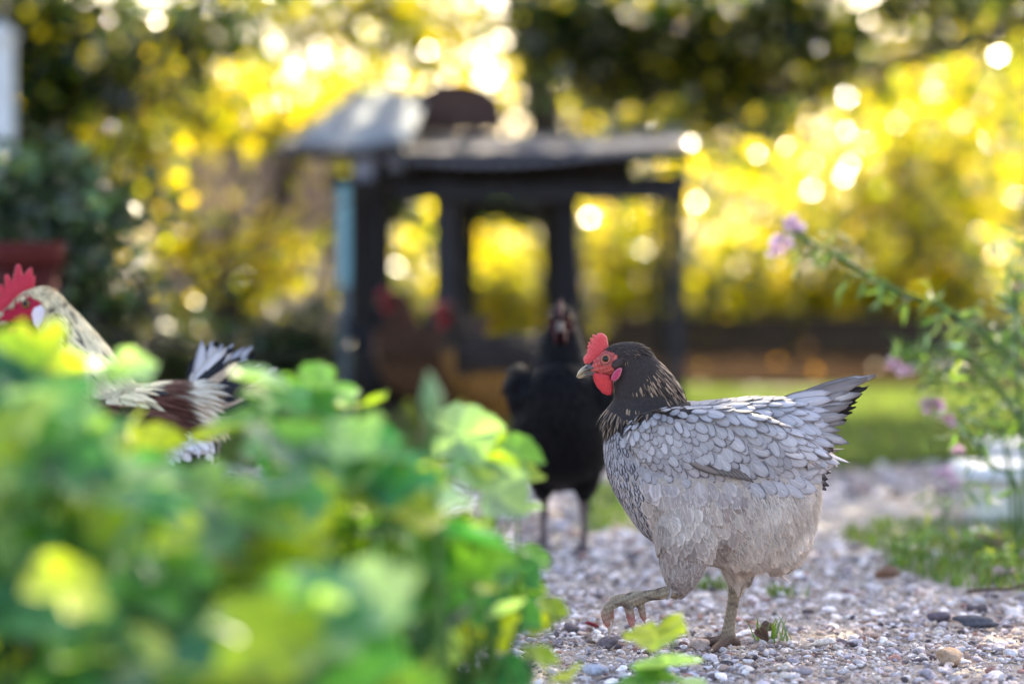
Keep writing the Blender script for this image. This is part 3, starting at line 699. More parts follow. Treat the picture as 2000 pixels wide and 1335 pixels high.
    # ---- folded flight feathers, showing dark below the coverts
    for sgn in (-1, 1):
        pos = []; dd = []; LL = []
        for i in range(7):
            a = px.p(1335 + i * 6, 886 - i * 3, sgn * (134 - i * .7)); b = px.p(1398 + i * 10, 911 + i * 2.6, sgn * (139 - i * 1.8)); pos.append(a); dd.append(np.array(b) - np.array(a)); LL.append(np.linalg.norm(dd[-1]))
        pos, dd, LL = np.array(pos), np.array(dd), np.array(LL); nr = np.tile((0, sgn * 1.0, .15), (7, 1))
        feather_obj('flight_feathers', root, pos, dd, nr, LL, 9 * px.k, .02, .2, .35, (.21, .165, .145), (.08, .064, .058), .4, 40)
    # ---- tail: a raised tent of long feathers
    r = np.random.default_rng(44); rows = []
    for sgn in (-1, 1):
        tips = [(1700, 717, 4), (1696, 724, 8), (1686, 735, 12), (1676, 746, 17), (1666, 752, 22), (1658, 768, 27), (1652, 778, 32), (1650, 796, 37), (1648, 812, 42), (1644, 826, 46), (1647, 842, 50), (1632, 850, 52), (1622, 866, 54), (1618, 884, 56)]
        for i, (a, b, yy) in enumerate(tips):
            q = i / (len(tips) - 1); root_p = (1532 + 12 * q, 786 + 62 * q, sgn * (10 + 48 * q))
            rows.append((root_p, (a + r.normal(-7, 5.0), b + r.normal(1, 4.0), sgn * (yy + r.normal(0, 3))), 12 + 4 * r.random(), sgn, lerp((.46, .41, .40), (.19, .15, .14), r.random() ** .85), (.15, .12, .11), .2 + .4 * r.random()))
        for i in range(9):                                       # shorter coverts at the root
            q = i / 8; a = 1602 + 22 * r.random() + 10 * (1 - q); b = 752 + 140 * q + r.normal(0, 3); rp = (1520 + 8 * q, 782 + 70 * q, sgn * (16 + 60 * q))
            rows.append((rp, (a, b, sgn * (22 + 46 * q)), 13, sgn, lerp((.54, .50, .53), (.46, .41, .42), r.random()), (.27, .23, .235), .6))
        for i in range(8):                                       # dark-tipped under coverts
            q = i / 7; a = 1628 - 14 * q - 6 * r.random(); b = 868 + 78 * q; rp = (1530 + 6 * q, 850 + 48 * q, sgn * (50 + 8 * math.sin(q * 3)))
            rows.append((rp, (a, b, sgn * (40 - 10 * q)), 15, sgn, (.36, .31, .30), (.045, .036, .035), .15))
        for i in range(9):
            q = i / 8; a = 1592 + 8 * math.sin(q * 2.5) - 24 * q; b = 856 + 88 * q; rp = (1505 - 12 * q, 842 + 48 * q, sgn * (86 - 4 * q))
            rows.append((rp, (a, b, sgn * (72 - 8 * q)), 15, sgn, lerp((.60, .54, .53), (.50, .44, .43), r.random()), (.42, .36, .35), .6))
    for i in range(10):                                          # dark inner quills seen under the raised tail
        q = i / 9; rows.append(((1545, 806 + 16 * q, (i % 3 - 1) * 8), (1684 - 32 * q + r.normal(0, 2), 740 + 66 * q, (i % 3 - 1) * 9), 13, -1, (.035, .026, .024), (.02, .015, .015), .4))
    for k_, (nm, sel) in enumerate((('tail', lambda q: True),)):
        pos = np.array([px.p(*q[0]) for q in rows]); tip = np.array([px.p(*q[1]) for q in rows]); dd = tip - pos; LL = np.linalg.norm(dd, axis=1)
        nr = np.array([(0.05, q[3] * 1.0, .35) for q in rows]); du = dd / LL[:, None]; nr = nr - (nr * du).sum(1, keepdims=True) * du; nr /= np.linalg.norm(nr, axis=1, keepdims=True)
        feather_obj('tail', root, pos, dd, nr, LL, np.array([q[2] for q in rows]) * px.k, .03, .28, .18, np.array([q[4] for q in rows]), np.array([q[5] for q in rows]), np.array([q[6] for q in rows]), 46, tipcurl=.03,
                    side_bend=np.array([(.07 + .03 * math.sin(i * 2.7)) * q[3] for i, q in enumerate(rows)]), ragged=.022, ta=np.array([0, .12, .3, .5, .65, .78, .86, .92, .96, 1.0]))
    return root
build_grey_hen()

# ---------- the other birds of the flock (softer in the picture): same recipe, fewer feathers
def simple_bird(root, px, sol, voxel, face, skin, legv, zones, seed, n_feat, comb, wattles, lobe, beak_rows, eye, tail_rows, comb_c=(.5, .02, .035), lobe_c=(.7, .62, .6), leg_c=(.25, .19, .15), smooth=7, beak_c=(.34, .25, .15)):
    """zones(u, v, n) -> name index, colour, edge, flow, length, width, pointedness"""
    me = voxel_union(sol, voxel, smooth); V, T, Nn = mesh_np(me); UV = px.uv(V); u, v = UV.T
    zi, col, edge, fl, L, W, shp, names = zones(u, v, V)
    C = col * .6; inf = in_poly(UV, face); C = np.where(inf[:, None], skin, C); C = np.where((v > legv)[:, None], leg_c, C)
    a = me.attributes.new('col', 'FLOAT_COLOR', 'POINT'); a.data.foreach_set('color', c4(C, len(V)).ravel())
    me.polygons.foreach_set('use_smooth', np.ones(len(me.polygons), bool)); me.name = 'body'; obj('body', me, M_BODY, root)
    P, Q = sample(V, T, Nn, n_feat * 14, seed); UVs = px.uv(P); u, v = UVs.T
    zi, col, edge, fl, L, W, shp, names = zones(u, v, P)
    no = in_poly(UVs, face) | (poly_dist(UVs, face) < 2) | (v > legv)
    o = np.where(~no)[0]; kp = o[thin_out(P[o], W[o] * 1.3 * px.k)]
    r = np.random.default_rng(seed + 1).normal(size=(len(kp), 3)); f = fl[kp] + r[:, :2] * .1; d = flow_dir(f, Q[kp])
    for i, nm in enumerate(names):
        m = zi[kp] == i
        if m.sum(): feather_obj(nm, root, P[kp][m] - Q[kp][m] * .0008, d[m], Q[kp][m], L[kp][m] * px.k * (1 + .12 * r[m, 0]), W[kp][m] * px.k, .11, .2, shp[kp][m], col[kp][m] * (1 + .12 * r[m, 2:3]), edge[kp][m], np.full(m.sum(), .5), seed + 5 + i, tipcurl=.07, ragged=.02)
    if comb: pill(px, root, 'comb', comb[0], comb[1], comb[2] if len(comb) > 2 else 0, comb_c, M_FLESH, comb[3] if len(comb) > 3 else 2.5)
    for sgn in (-1, 1):
        if wattles: pill(px, root, 'wattle', wattles[0], wattles[1], sgn * wattles[2], comb_c, M_FLESH, 2.5, yaw=sgn * .1)
        if lobe: pill(px, root, 'earlobe', lobe[0], 3.5, sgn * lobe[1], lobe_c, M_FLESH, 2.2, yaw=sgn * .2)
        if eye: eye_part(px, root, eye[0], eye[1], sgn * eye[2], eye[3], side=sgn)
    for nm, rows in zip(('upper_beak', 'lower_beak'), beak_rows):
        rings = [(px.p(q[0], q[1]), (0, 0, 1), q[2] * px.k, q[3] * px.k, q[4] * px.k) for q in smooth_path(rows, 3)]
        g = Geo(); Vb, Fb = loft(rings, 14, 2.0); g.add(Vb, Fb, beak_c); g.build(nm, M_HORN, root, True)
    if tail_rows:
        pos = np.array([px.p(*q[0]) for q in tail_rows]); tip = np.array([px.p(*q[1]) for q in tail_rows]); dd = tip - pos; LL = np.linalg.norm(dd, axis=1); du = dd / LL[:, None]
        nr = np.array([(.05, q[3], .3) for q in tail_rows], float); nr -= (nr * du).sum(1, keepdims=True) * du; nr /= np.linalg.norm(nr, axis=1, keepdims=True)
        feather_obj('tail', root, pos, dd, nr, LL, np.array([q[2] for q in tail_rows]) * px.k, .03, .25, .45, np.array([q[4] for q in tail_rows]), np.array([q[5] for q in tail_rows]), .45, seed + 20, tipcurl=.02,
                    side_bend=np.array([q[6] if len(q) > 6 else 0 for q in tail_rows], float), ragged=.012)

def build_rooster():
    Y = 3.82; k = Y / FPX; gv = 480 + 790 * FOC / Y; r = np.random.default_rng(70)
    p0 = at(215, gv, Y); root = thing('rooster', 'white necked rooster with tall red comb, half hidden behind the leafy plants', 'rooster', (p0.x, p0.y, 0)); px = Px(215, gv, k)
    sol = [px.body([(62, 850, 872, 8), (70, 812, 925, 46), (95, 780, 975, 84), (150, 760, 1010, 116), (220, 748, 1025, 126), (300, 744, 1010, 120), (360, 742, 975, 98), (405, 738, 925, 66), (430, 750, 870, 28)]),
           px.tube([(205, 850, 0, 112, 92), (180, 775, 0, 92, 72), (152, 700, 0, 66, 52), (126, 645, 0, 48, 40), (102, 606, 0, 36, 32), (84, 586, 0, 26, 26)], 24),
           px.tube([(112, 600, 0, 28, 26), (88, 592, 0, 34, 31), (60, 596, 0, 31, 27), (36, 608, 0, 22, 18), (14, 616, 0, 14, 13), (4, 619, 0, 10, 10)], 20)]
    for sg in (-1, 1):
        rings = [(px.p(u, v, sg * (112 - (abs(u - 250) / 170) ** 4 * 25)), (0, 0, 1), h * k, h * k, 26 * k) for u, v, h in smooth_path([(110, 830, 18), (140, 835, 48), (200, 845, 66), (280, 852, 68), (350, 852, 52), (405, 846, 16)], 4)]
        sol.append(loft(rings, 22, 2.5)); y = 55 * sg; du = 16 * sg
        sol += [px.tube([(225 + du, 960, y, 80, 56), (235 + du, 1040, y, 44, 36), (240 + du, 1082, y, 16, 15)], 16),
                px.limb([(238 + du, 1070, y, 15), (236 + du, 1110, y, 12), (222 + du, 1150, y, 11), (214 + du, gv - 14, y, 14), (213 + du, gv - 8, y, 11)]),
                px.limb([(214 + du, gv - 12, y, 10), (180 + du, gv - 6, y, 7), (155 + du, gv - 4, y, 4)]), px.limb([(214 + du, gv - 12, y, 10), (190 + du, gv - 6, y - 28, 7), (176 + du, gv - 4, y - 48, 4)]),
                px.limb([(214 + du, gv - 12, y, 10), (190 + du, gv - 6, y + 28, 7), (176 + du, gv - 4, y + 48, 4)]), px.limb([(214 + du, gv - 12, y, 9), (238 + du, gv - 5, y, 5), (246 + du, gv - 4, y, 3)])]
    def zones(u, v, P):
        n = len(u); n1 = vnoise(P, 70, 3); n2 = vnoise(P, 190, 4)
        hack = (v < 770 + (u - 60) * .02) & (u < 300 - (770 - v) * .25) | (v < 690); sad = ~hack & (u > 270) & (v < 820) & (u > 310 - (v - 740) * .2)
        wing = ~hack & ~sad & (u > 90) & (u < 420) & (v > 770) & (v < 930); z = np.where(hack, 0, np.where(sad, 1, np.where(wing, 2, 3)))
        top = ss(v, 640, 560) * ss(u, 90, 130)
        ch = lerp((.78, .66, .42), (.58, .44, .25), np.clip(n2, 0, 1)); ch = lerp(ch, (.62, .36, .12), top * ss(n1, -.2, .5)); ch = lerp(ch, (.05, .045, .05), ss(n2, .45, .8) * .9 * ss(v, 540, 620))
        ch = lerp(ch, (.04, .04, .05), ss(u - 70 - (v - 640) * .45, 30, -10) * ss(v, 640, 700) * .9)
        cs = lerp((.70, .60, .46), (.42, .26, .16), np.clip(n2, 0, 1)); cs = lerp((.085, .03, .02), cs, ss(u - (v - 745) * .5, 330, 352)); cw = lerp((.10, .032, .022), (.045, .02, .018), np.clip(.5 + n1, 0, 1)); cw = np.where((v > 830)[:, None], (.75, .74, .78), cw); cw = np.where((v > 880)[:, None], (.03, .03, .04), cw)
        cb = lerp((.03, .03, .035), (.12, .11, .12), np.clip(n1, 0, 1))
        col = np.where(hack[:, None], ch, np.where(sad[:, None], cs, np.where(wing[:, None], cw, cb))); edge = np.where((hack | sad)[:, None], col * 1.08, col * .6)
        fl = np.where(hack[:, None], np.stack([.62 + 0 * u, .9 + 0 * u], 1), np.where(sad[:, None], np.stack([1 + 0 * u, .55 + 0 * u], 1), np.stack([.8 + 0 * u, .7 + 0 * u], 1)))
        hk = ss(np.hypot(u - 80, v - 590), 20, 140)
        return z, col, edge, fl, np.where(hack, 20 + 34 * hk, np.where(sad, 60, 38)), np.where(hack, 2.8 + 2.8 * hk, np.where(sad, 5, 11)), np.where(hack | sad, .95, .2), ('hackle', 'saddle_feathers', 'wing_covert', 'breast_feathers')
    face = np.array([(0, 625), (8, 606), (28, 596), (40, 582), (62, 572), (84, 578), (92, 594), (84, 618), (74, 640), (50, 648), (20, 640)])
    comb = ([(2, 606), (-4, 588), (0, 572), (4, 578), (1, 558), (8, 552), (14, 562), (13, 536), (20, 533), (28, 548), (36, 516), (43, 513), (50, 536), (61, 522), (67, 521), (69, 538), (74, 536), (72, 556), (62, 574), (44, 584), (30, 598), (14, 612)], 6.5)
    tail = []
    for sg in (-1, 1):
        for i in range(13):
            q = i / 12; wt = r.random() < .28
            tail.append(((380 + 12 * q, 750 + 55 * q, sg * (8 + 26 * q)), (405 + 118 * q ** 1.2 + r.normal(0, 5), 664 + 40 * q ** 1.5 + r.normal(0, 6), sg * (6 + 16 * q + r.normal(0, 4))), 17 + 5 * r.random(), sg, (.56, .54, .57) if wt else (.02, .022, .03), (.42, .38, .36) if wt else (.012, .012, .016), (.14 + .05 * r.random()) * sg))
        for i in range(10):
            q = i / 9; tail.append(((385, 762 + 42 * q, sg * (22 + 18 * q)), (455 + 60 * r.random(), 715 + 115 * q, sg * (30 + 6 * r.random())), 15, sg, (.022, .022, .03) if i % 3 else (.40, .30, .22), (.015, .015, .018), -.18 * sg))
    for i in range(6): tail.append(((388, 748, i * 4 - 10), (412 + i * 19, 664 + i * 6 + r.normal(0, 3), i * 4 - 10), 15, -1, (.50, .49, .54), (.22, .21, .24), .15))
    simple_bird(root, px, sol, .0036, face, (.36, .02, .05), 1082, zones, 71, 1800, comb, ([(22, 640), (50, 640), (66, 652), (62, 690), (46, 712), (28, 700), (20, 668)], 4, 10), ([(74, 596), (90, 592), (98, 604), (94, 628), (84, 642), (74, 632), (70, 612)], 28),
                [[(-22, 634, 1, 2, 2), (-12, 624, 6, 6, 6), (4, 616, 9, 7, 11), (22, 610, 9, 6, 12)], [(-16, 636, 1, 2, 2), (-2, 632, 4, 5, 7), (18, 626, 5, 6, 11)]], (61, 591, 21, 11), tail, (.46, .012, .04), (.74, .66, .72))
    return root
build_rooster()

# a plain hen shape used for the hens further back
def plain_hen(name, label, pos, rz, size, palette, seed, n_feat=900, group=None, pose='level', comb_c=(.26, .015, .02)):
    """profile drawn facing -X in 'pixels' of 1/620 of its height; palette: neck, back, belly, edge, leg"""
    root = thing(name, label, 'hen', pos, rz, group); k = size / 620.0; px = Px(0, 0, k)
    nk, bk, by, eg, lg, tl = palette
    if pose == 'level': N0, HD = [(-175, -430), (-180, -470), (-188, -505), (-190, -540), (-200, -568), (-222, -578)], (-225, -575)
    else: N0, HD = [(-120, -440), (-128, -490), (-134, -535), (-136, -570), (-144, -596), (-164, -606)], (-168, -603)
    rad = [(84, 84), (70, 68), (56, 52), (46, 42), (38, 32), (28, 26)]
    sol = [px.body([(-254, -432, -408, 6), (-248, -470, -365, 36), (-236, -485, -325, 60), (-214, -490, -280, 86), (-180, -490, -232, 108), (-130, -488, -196, 124), (-80, -488, -176, 130), (-30, -490, -164, 130), (20, -495, -152, 126), (70, -496, -160, 116), (110, -492, -180, 100), (138, -482, -206, 80), (158, -458, -238, 54), (168, -418, -278, 28), (172, -363, -343, 8)]),
           px.tube([(a, b, 0, c, d) for (a, b), (c, d) in zip(N0, rad)], 20),
           px.tube([(HD[0] + 48, HD[1] + 4, 0, 22, 22), (HD[0] + 22, HD[1] + 0, 0, 33, 29), (HD[0] - 6, HD[1] + 2, 0, 33, 28), (HD[0] - 30, HD[1] + 8, 0, 24, 21), (HD[0] - 50, HD[1] + 14, 0, 13, 12)], 18)]
    for sg in (-1, 1):
        rings = [(px.p(u, v, sg * (112 - (abs(u + 60) / 190) ** 4 * 22)), (0, 0, 1), h * k, h * k, 25 * k) for u, v, h in smooth_path([(-208, -430, 20), (-185, -425, 46), (-140, -418, 64), (-80, -414, 68), (-10, -412, 68), (50, -404, 62), (100, -400, 42), (135, -406, 14)], 4)]
        sol.append(loft(rings, 20, 2.5)); y = sg * 52; du = sg * 10
        sol += [px.tube([(-30 + du, -260, y, 80, 58), (-22 + du, -190, y, 54, 44), (-14 + du, -138, y, 18, 17)], 16),
                px.limb([(-16 + du, -148, y, 16), (-14 + du, -110, y, 12.5), (-26 + du, -60, y, 10.5), (-34 + du, -20, y, 13), (-34 + du, -12, y, 11)])]
        for a, b in ((-64, 0), (-48, -48), (-48, 48), (26, 6)): sol.append(px.limb([(-34 + du, -15, y, 9), (-34 + du + a * .6, -8, y + b * .6, 7), (-34 + du + a, -6, y + b, 4)]))
    hx, hy = HD; face = np.array([(hx - 58, hy + 18), (hx - 48, hy + 2), (hx - 30, hy - 14), (hx - 8, hy - 16), (hx + 2, hy - 4), (hx - 4, hy + 14), (hx - 8, hy + 34), (hx - 40, hy + 32)])
    def zones(u, v, P):
        n1 = vnoise(P, 80, seed); hack = (v < -482 + np.clip(-140 - u, 0, 130) * .4) & (u < -70); wing = ~hack & (v < -350 + 0 * u) & (u > -215)
        z = np.where(hack, 0, np.where(wing, 1, 2)); m = np.clip(.5 + .5 * n1, 0, 1)
        col = np.where(hack[:, None], lerp(nk, np.array(nk) * .6, m), np.where(wing[:, None], lerp(bk, np.array(bk) * .65, m), lerp(by, np.array(by) * .7, m)))
        fl = np.where(hack[:, None], np.stack([.5 + 0 * u, 1 + 0 * u], 1), np.where(wing[:, None], np.stack([.85 + 0 * u, .6 + 0 * u], 1), np.stack([.3 + 0 * u, 1 + 0 * u], 1)))
        return z, col, np.tile(np.array(eg), (len(u), 1)), fl, np.where(hack, 34, 38), np.where(hack, 5.5, 12), np.where(hack, .9, .15), ('hackle', 'wing_covert', 'breast_feathers')
    r = np.random.default_rng(seed); tail = []
    for sg in (-1, 1):
        for i in range(10):
            q = i / 9; tail.append(((100 + 12 * q, -476 + 70 * q, sg * (10 + 40 * q)), (262 - 70 * q + r.normal(0, 3), -545 + 170 * q, sg * (5 + 46 * q)), 14, sg, tl, eg, .04 * sg))
    comb = [(hx - 74, hy - 2), (hx - 70, hy - 20), (hx - 66, hy - 34), (hx - 58, hy - 28), (hx - 52, hy - 46), (hx - 44, hy - 36), (hx - 36, hy - 52), (hx - 28, hy - 40), (hx - 18, hy - 46), (hx - 14, hy - 28), (hx - 30, hy - 16), (hx - 50, hy + 4)]
    simple_bird(root, px, sol, .005, face, tuple(x * .7 for x in comb_c), -140, zones, seed, n_feat, (comb, 6, 0, 3), ([(hx - 50, hy + 26), (hx - 18, hy + 28), (hx - 16, hy + 56), (hx - 28, hy + 68), (hx - 44, hy + 54)], 4.5, 11), ([(hx - 8, hy + 30), (hx + 4, hy + 14), (hx + 12, hy + 16), (hx + 4, hy + 36), (hx - 4, hy + 42)], 28),
                [[(hx - 86, hy + 30, 1, 2, 2), (hx - 74, hy + 20, 6, 5, 7), (hx - 56, hy + 14, 8, 5, 11), (hx - 44, hy + 14, 6, 4, 11)], [(hx - 82, hy + 32, 1, 1, 2), (hx - 66, hy + 27, 4, 5, 8), (hx - 46, hy + 22, 5, 5, 10)]], (hx - 27, hy - 2, 19, 10), tail, comb_c, tuple(x * .9 for x in comb_c), lg, beak_c=tuple(x * .35 for x in lg))
    return root
bl = ((.006, .006, .008), (.008, .008, .011), (.006, .006, .007), (.003, .003, .004), (.13, .095, .09), (.006, .006, .008))
p = ground_at(1097, 1078); plain_hen('black_hen', 'black hen standing upright behind the grey hen, facing the camera', (p.x + .005, p.y + .02, 0), R(86), .455, bl, 101, 1100, None, 'tall', (.055, .005, .012))
gd = ((.06, .042, .03), (.045, .036, .034), (.36, .16, .035), (.05, .035, .03), (.3, .22, .12), (.04, .035, .035))
p = at(985, 0, 6.6); plain_hen('golden_hen', 'brown hen with golden orange belly just behind the black hen, beside the middle coop post', (p.x, 6.6, 0), R(8), .42, gd, 111, 600)
rd = ((.11, .04, .02), (.09, .042, .022), (.15, .07, .035), (.12, .06, .04), (.35, .24, .12), (.06, .035, .03))
p = at(845, 0, 7.0); plain_hen('russet_hen', 'russet brown hen with a red face under the coop, right of the blue post', (p.x, 7.0, 0), R(-6), .43, rd, 121, 500, None, 'tall')
dk = ((.03, .025, .03), (.035, .03, .038), (.03, .026, .028), (.015, .012, .014), (.15, .12, .1), (.02, .018, .02))
p = at(770, 0, 7.35); plain_hen('dark_hen', 'dark charcoal hen in the shade to the left of the russet hen', (p.x, 7.35, 0), R(200), .40, dk, 131, 400)

# ------------------------------------------------------------------ the coop
def lightc(c, a): return tuple(min(1, x * a) for x in c)
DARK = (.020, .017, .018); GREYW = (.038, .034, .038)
YC = 7.7
c0 = at(930, 800, YC); coop = thing('chicken_coop', 'low dark timber chicken coop with open sides and a pale weathered sheet roof', 'coop', (c0.x, c0.y, 0)); OX, OY = c0.x, c0.y
def cpart(name, fn, mat=M_WOOD, smooth=False):
    g = Geo(); fn(g); o = g.build(name, mat, coop, smooth); o.location = (-OX, -OY, 0); return o
def post(u, Y, vtop, wpx, name='post', c=GREYW):
    p = at(u, vtop, Y); w_ = wpx * pxm(Y); h = p.z
    cpart(name, lambda g: g.box(p.x, p.y, h / 2, w_, .07, h, c, bev=.006))
def rail(u0, u1, v0, v1, Y, name, c=DARK, d=.04):
    a, b = at(u0, v0, Y), at(u1, v1, Y); cpart(name, lambda g: g.box((a.x + b.x) / 2, Y, (a.z + b.z) / 2, b.x - a.x, d, abs(a.z - b.z), c, bev=.005))
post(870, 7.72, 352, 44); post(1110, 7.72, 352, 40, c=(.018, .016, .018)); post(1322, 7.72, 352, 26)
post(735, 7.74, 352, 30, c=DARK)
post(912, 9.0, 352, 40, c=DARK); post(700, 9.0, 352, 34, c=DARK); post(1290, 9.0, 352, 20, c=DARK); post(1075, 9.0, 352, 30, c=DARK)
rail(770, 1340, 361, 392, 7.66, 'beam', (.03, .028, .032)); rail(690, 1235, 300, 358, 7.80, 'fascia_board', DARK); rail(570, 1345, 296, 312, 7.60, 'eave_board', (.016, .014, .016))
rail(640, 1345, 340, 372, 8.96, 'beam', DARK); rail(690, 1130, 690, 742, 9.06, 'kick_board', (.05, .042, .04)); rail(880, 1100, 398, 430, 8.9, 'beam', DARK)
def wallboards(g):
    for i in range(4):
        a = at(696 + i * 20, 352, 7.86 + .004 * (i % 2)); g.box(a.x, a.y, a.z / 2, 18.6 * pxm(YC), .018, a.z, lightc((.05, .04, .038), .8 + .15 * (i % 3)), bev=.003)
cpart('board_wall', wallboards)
def roofsheet(corners, cols, waves, amp, thick=.012, n=(60, 14), sag=.0):
    A, B, C_, D = [np.array(q) for q in corners]; nu, nv_ = n; V = []; C = []
    for side in (0, 1):
        for j in range(nv_ + 1):
            for i in range(nu + 1):
                s, t = i / nu, j / nv_; q = (A * (1 - s) + B * s) * (1 - t) + (D * (1 - s) + C_ * s) * t
                q = q + np.array([0, 0, amp * math.sin(s * waves * 2 * math.pi) - side * thick - sag * math.sin(math.pi * s) + .008 * math.sin(s * 9 + t * 4)]); V.append(q)
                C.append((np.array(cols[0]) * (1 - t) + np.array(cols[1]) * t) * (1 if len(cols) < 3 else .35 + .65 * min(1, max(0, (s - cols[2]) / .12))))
    m = (nu + 1) * (nv_ + 1); F = []
    for j in range(nv_):
        for i in range(nu):
            a = j * (nu + 1) + i; F.append((a, a + 1, a + nu + 2, a + nu + 1)); F.append((m + a, m + a + nu + 1, m + a + nu + 2, m + a + 1))
    for i in range(nu):
        a = i; F.append((a, m + a, m + a + 1, a + 1)); a = nv_ * (nu + 1) + i; F.append((a, a + 1, m + a + 1, m + a))
    for j in range(nv_):
        a = j * (nu + 1); b = a + nu + 1; F.append((a, b, m + b, m + a)); a += nu; b += nu; F.append((a, m + a, m + b, b))
    return np.array(V), F, np.array(C)
def rp(u, v, Y): return tuple(at(u, v, Y))
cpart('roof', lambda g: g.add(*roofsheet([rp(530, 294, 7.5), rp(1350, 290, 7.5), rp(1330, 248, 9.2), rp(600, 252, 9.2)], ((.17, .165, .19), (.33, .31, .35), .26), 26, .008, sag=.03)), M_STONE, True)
sheet = thing('metal_sheet', 'pale blue white metal sheet leaning up at the left end of the coop roof', 'roof sheet', rp(700, 280, 8.0))
g = Geo(); V_, F_, C_ = roofsheet([rp(575, 281, 7.98), rp(798, 272, 7.98), rp(838, 176, 9.15), rp(690, 178, 9.15)], ((.38, .42, .48), (.42, .46, .52)), 14, .006); g.add(V_ - np.array(sheet.location), F_, C_); g.build('panel', M_STONE, sheet, True)
a, b = at(838, 178, 9.22), at(690, 180, 9.22); zr = at(690, 252, 9.2).z
for q in (a, b):
    g = Geo(); g.box(q.x - sheet.location.x, 9.225 - sheet.location.y, (q.z + zr) / 2 - sheet.location.z + .0, .03, .03, q.z - zr, DARK)
    g.build('prop', M_WOOD, sheet)
# arched nest box on the roof
nb = at(893, 262, 9.0); box = thing('nest_box', 'rust brown box with a rounded lid sitting on the coop roof', 'box', (nb.x, 9.0, at(893, 262, 9.0).z + .012))
g = Geo(); hw = 88 * pxm(9); V = []; 
arc = [(-hw, 0), (-hw, .05)] + [(-hw * math.cos(t), .05 + .12 * math.sin(t)) for t in np.linspace(.1, math.pi - .1, 16)] + [(hw, .05), (hw, 0)]
for yy in (-.12, .12): V += [(x, yy, z) for x, z in arc]
m = len(arc); F = [tuple(range(m - 1, -1, -1)), tuple(range(m, 2 * m))] + [(i, (i + 1) % m, m + (i + 1) % m, m + i) for i in range(m)]
g.add(V, F, (.085, .05, .042)); g.build('shell', M_WOOD, box)
g = Geo(); V = []
for yy in (-.135, .135):
    V += [(x * 1.03, yy, z + .004) for x, z in arc[2:-2]] + [(x * .99, yy, z - .006) for x, z in arc[2:-2][::-1]]
m = len(V) // 2; F = [tuple(range(m - 1, -1, -1)), tuple(range(m, 2 * m))] + [(i, (i + 1) % m, m + (i + 1) % m, m + i) for i in range(m)]
g.add(V, F, (.12, .065, .05)); g.build('lid', M_WOOD, box)
# blue post, rags
bp = at(672, 378, 7.62); bl_ = thing('blue_post', 'pale blue painted post standing at the left corner of the coop', 'post', (bp.x, 7.62, 0))
g = Geo(); g.box(0, 0, bp.z * .30, 20 * pxm(7.62), .05, bp.z * .6, (.10, .12, .14), bev=.005); g.build('lower_section', M_PAINT, bl_)
g = Geo(); g.box(0, 0, bp.z * .82, 23 * pxm(7.62), .055, bp.z * .44, (.20, .40, .46), bev=.006); g.build('painted_section', M_PAINT, bl_)
for u, v, w_, h_, lab in ((712, 322, 44, 44, 'larger pale rag hanging under the left end of the coop roof'), (772, 318, 32, 26, 'small bluish rag hanging under the coop roof beside the larger pale rag')):
    a = at(u, v, 7.55); k = pxm(7.55); V = []; n1, n2 = 12, 10
    for j in range(n2 + 1):
        for i in range(n1 + 1):
            s, t = i / n1 - .5, j / n2; V.append((s * w_ * k * (1 - .25 * t), .008 * math.sin(i * 1.9 + j * .3) * t + .004 * math.sin(j), -t * h_ * k * (1 + .15 * math.sin(i * 1.1))))
    F = [(j * (n1 + 1) + i, j * (n1 + 1) + i + 1, (j + 1) * (n1 + 1) + i + 1, (j + 1) * (n1 + 1) + i) for j in range(n2) for i in range(n1)]
    me = make_mesh('rag', V, F, {'col': ('FLOAT_COLOR', c4((.42, .43, .52), len(V)))}); o = obj('rag', me, M_PETAL); o.location = (a.x, 7.55, at(u, 306, 7.55).z); md = o.modifiers.new('t', 'SOLIDIFY'); md.thickness = .003
    tag(o, lab, 'rag', 'rags hanging under the coop roof')

# slatted screen behind, at the left
f0 = at(480, 0, 12.0); fence = thing('slatted_fence', 'pinkish brown fence of narrow upright slats left of the coop', 'fence', (f0.x, 12.0, 0)); top = at(480, 296, 12.0).z; k = pxm(12.0)
g = Geo()
for i in range(24):
    x = (-172 + i * 15) * k; g.box(x, 0, top / 2, 10.5 * k, .014, top - .01 * (i % 3), lightc((.58, .43, .37), .8 + .07 * (i * 7 % 5)), bev=.002)
g.build('slats', M_WOOD, fence)
for z in (.15, top - .12):
    g = Geo(); g.box(0, .028, z, 366 * k, .03, .05, (.2, .14, .12)); g.build('rail', M_WOOD, fence)
for x in (-178, 186):
    g = Geo(); g.box(x * k, .03, top / 2, .06, .06, top + .02, (.18, .13, .11)); g.build('post', M_WOOD, fence)
# timber edging along the far side of the yard
ya = 12.6; a, b = at(1180, 0, ya), at(2300, 0, ya); edg = thing('timber_edging', 'long dark brown timber edging at the far side of the lawn', 'edging', ((a.x + b.x) / 2, ya, 0)); g = Geo()
L3 = (b.x - a.x) / 3
for i in range(3):
    g = Geo(); g.box((i - 1) * L3, .0, .065, L3 - .012, .10, .13 + .004 * i, (.085, .055, .035), bev=.008); g.build('sleeper', M_WOOD, edg)
    g = Geo(); g.box((i - 1) * L3 + .03, .02, .17, L3 - .03, .08, .075, (.07, .045, .03), bev=.008); g.build('sleeper', M_WOOD, edg)

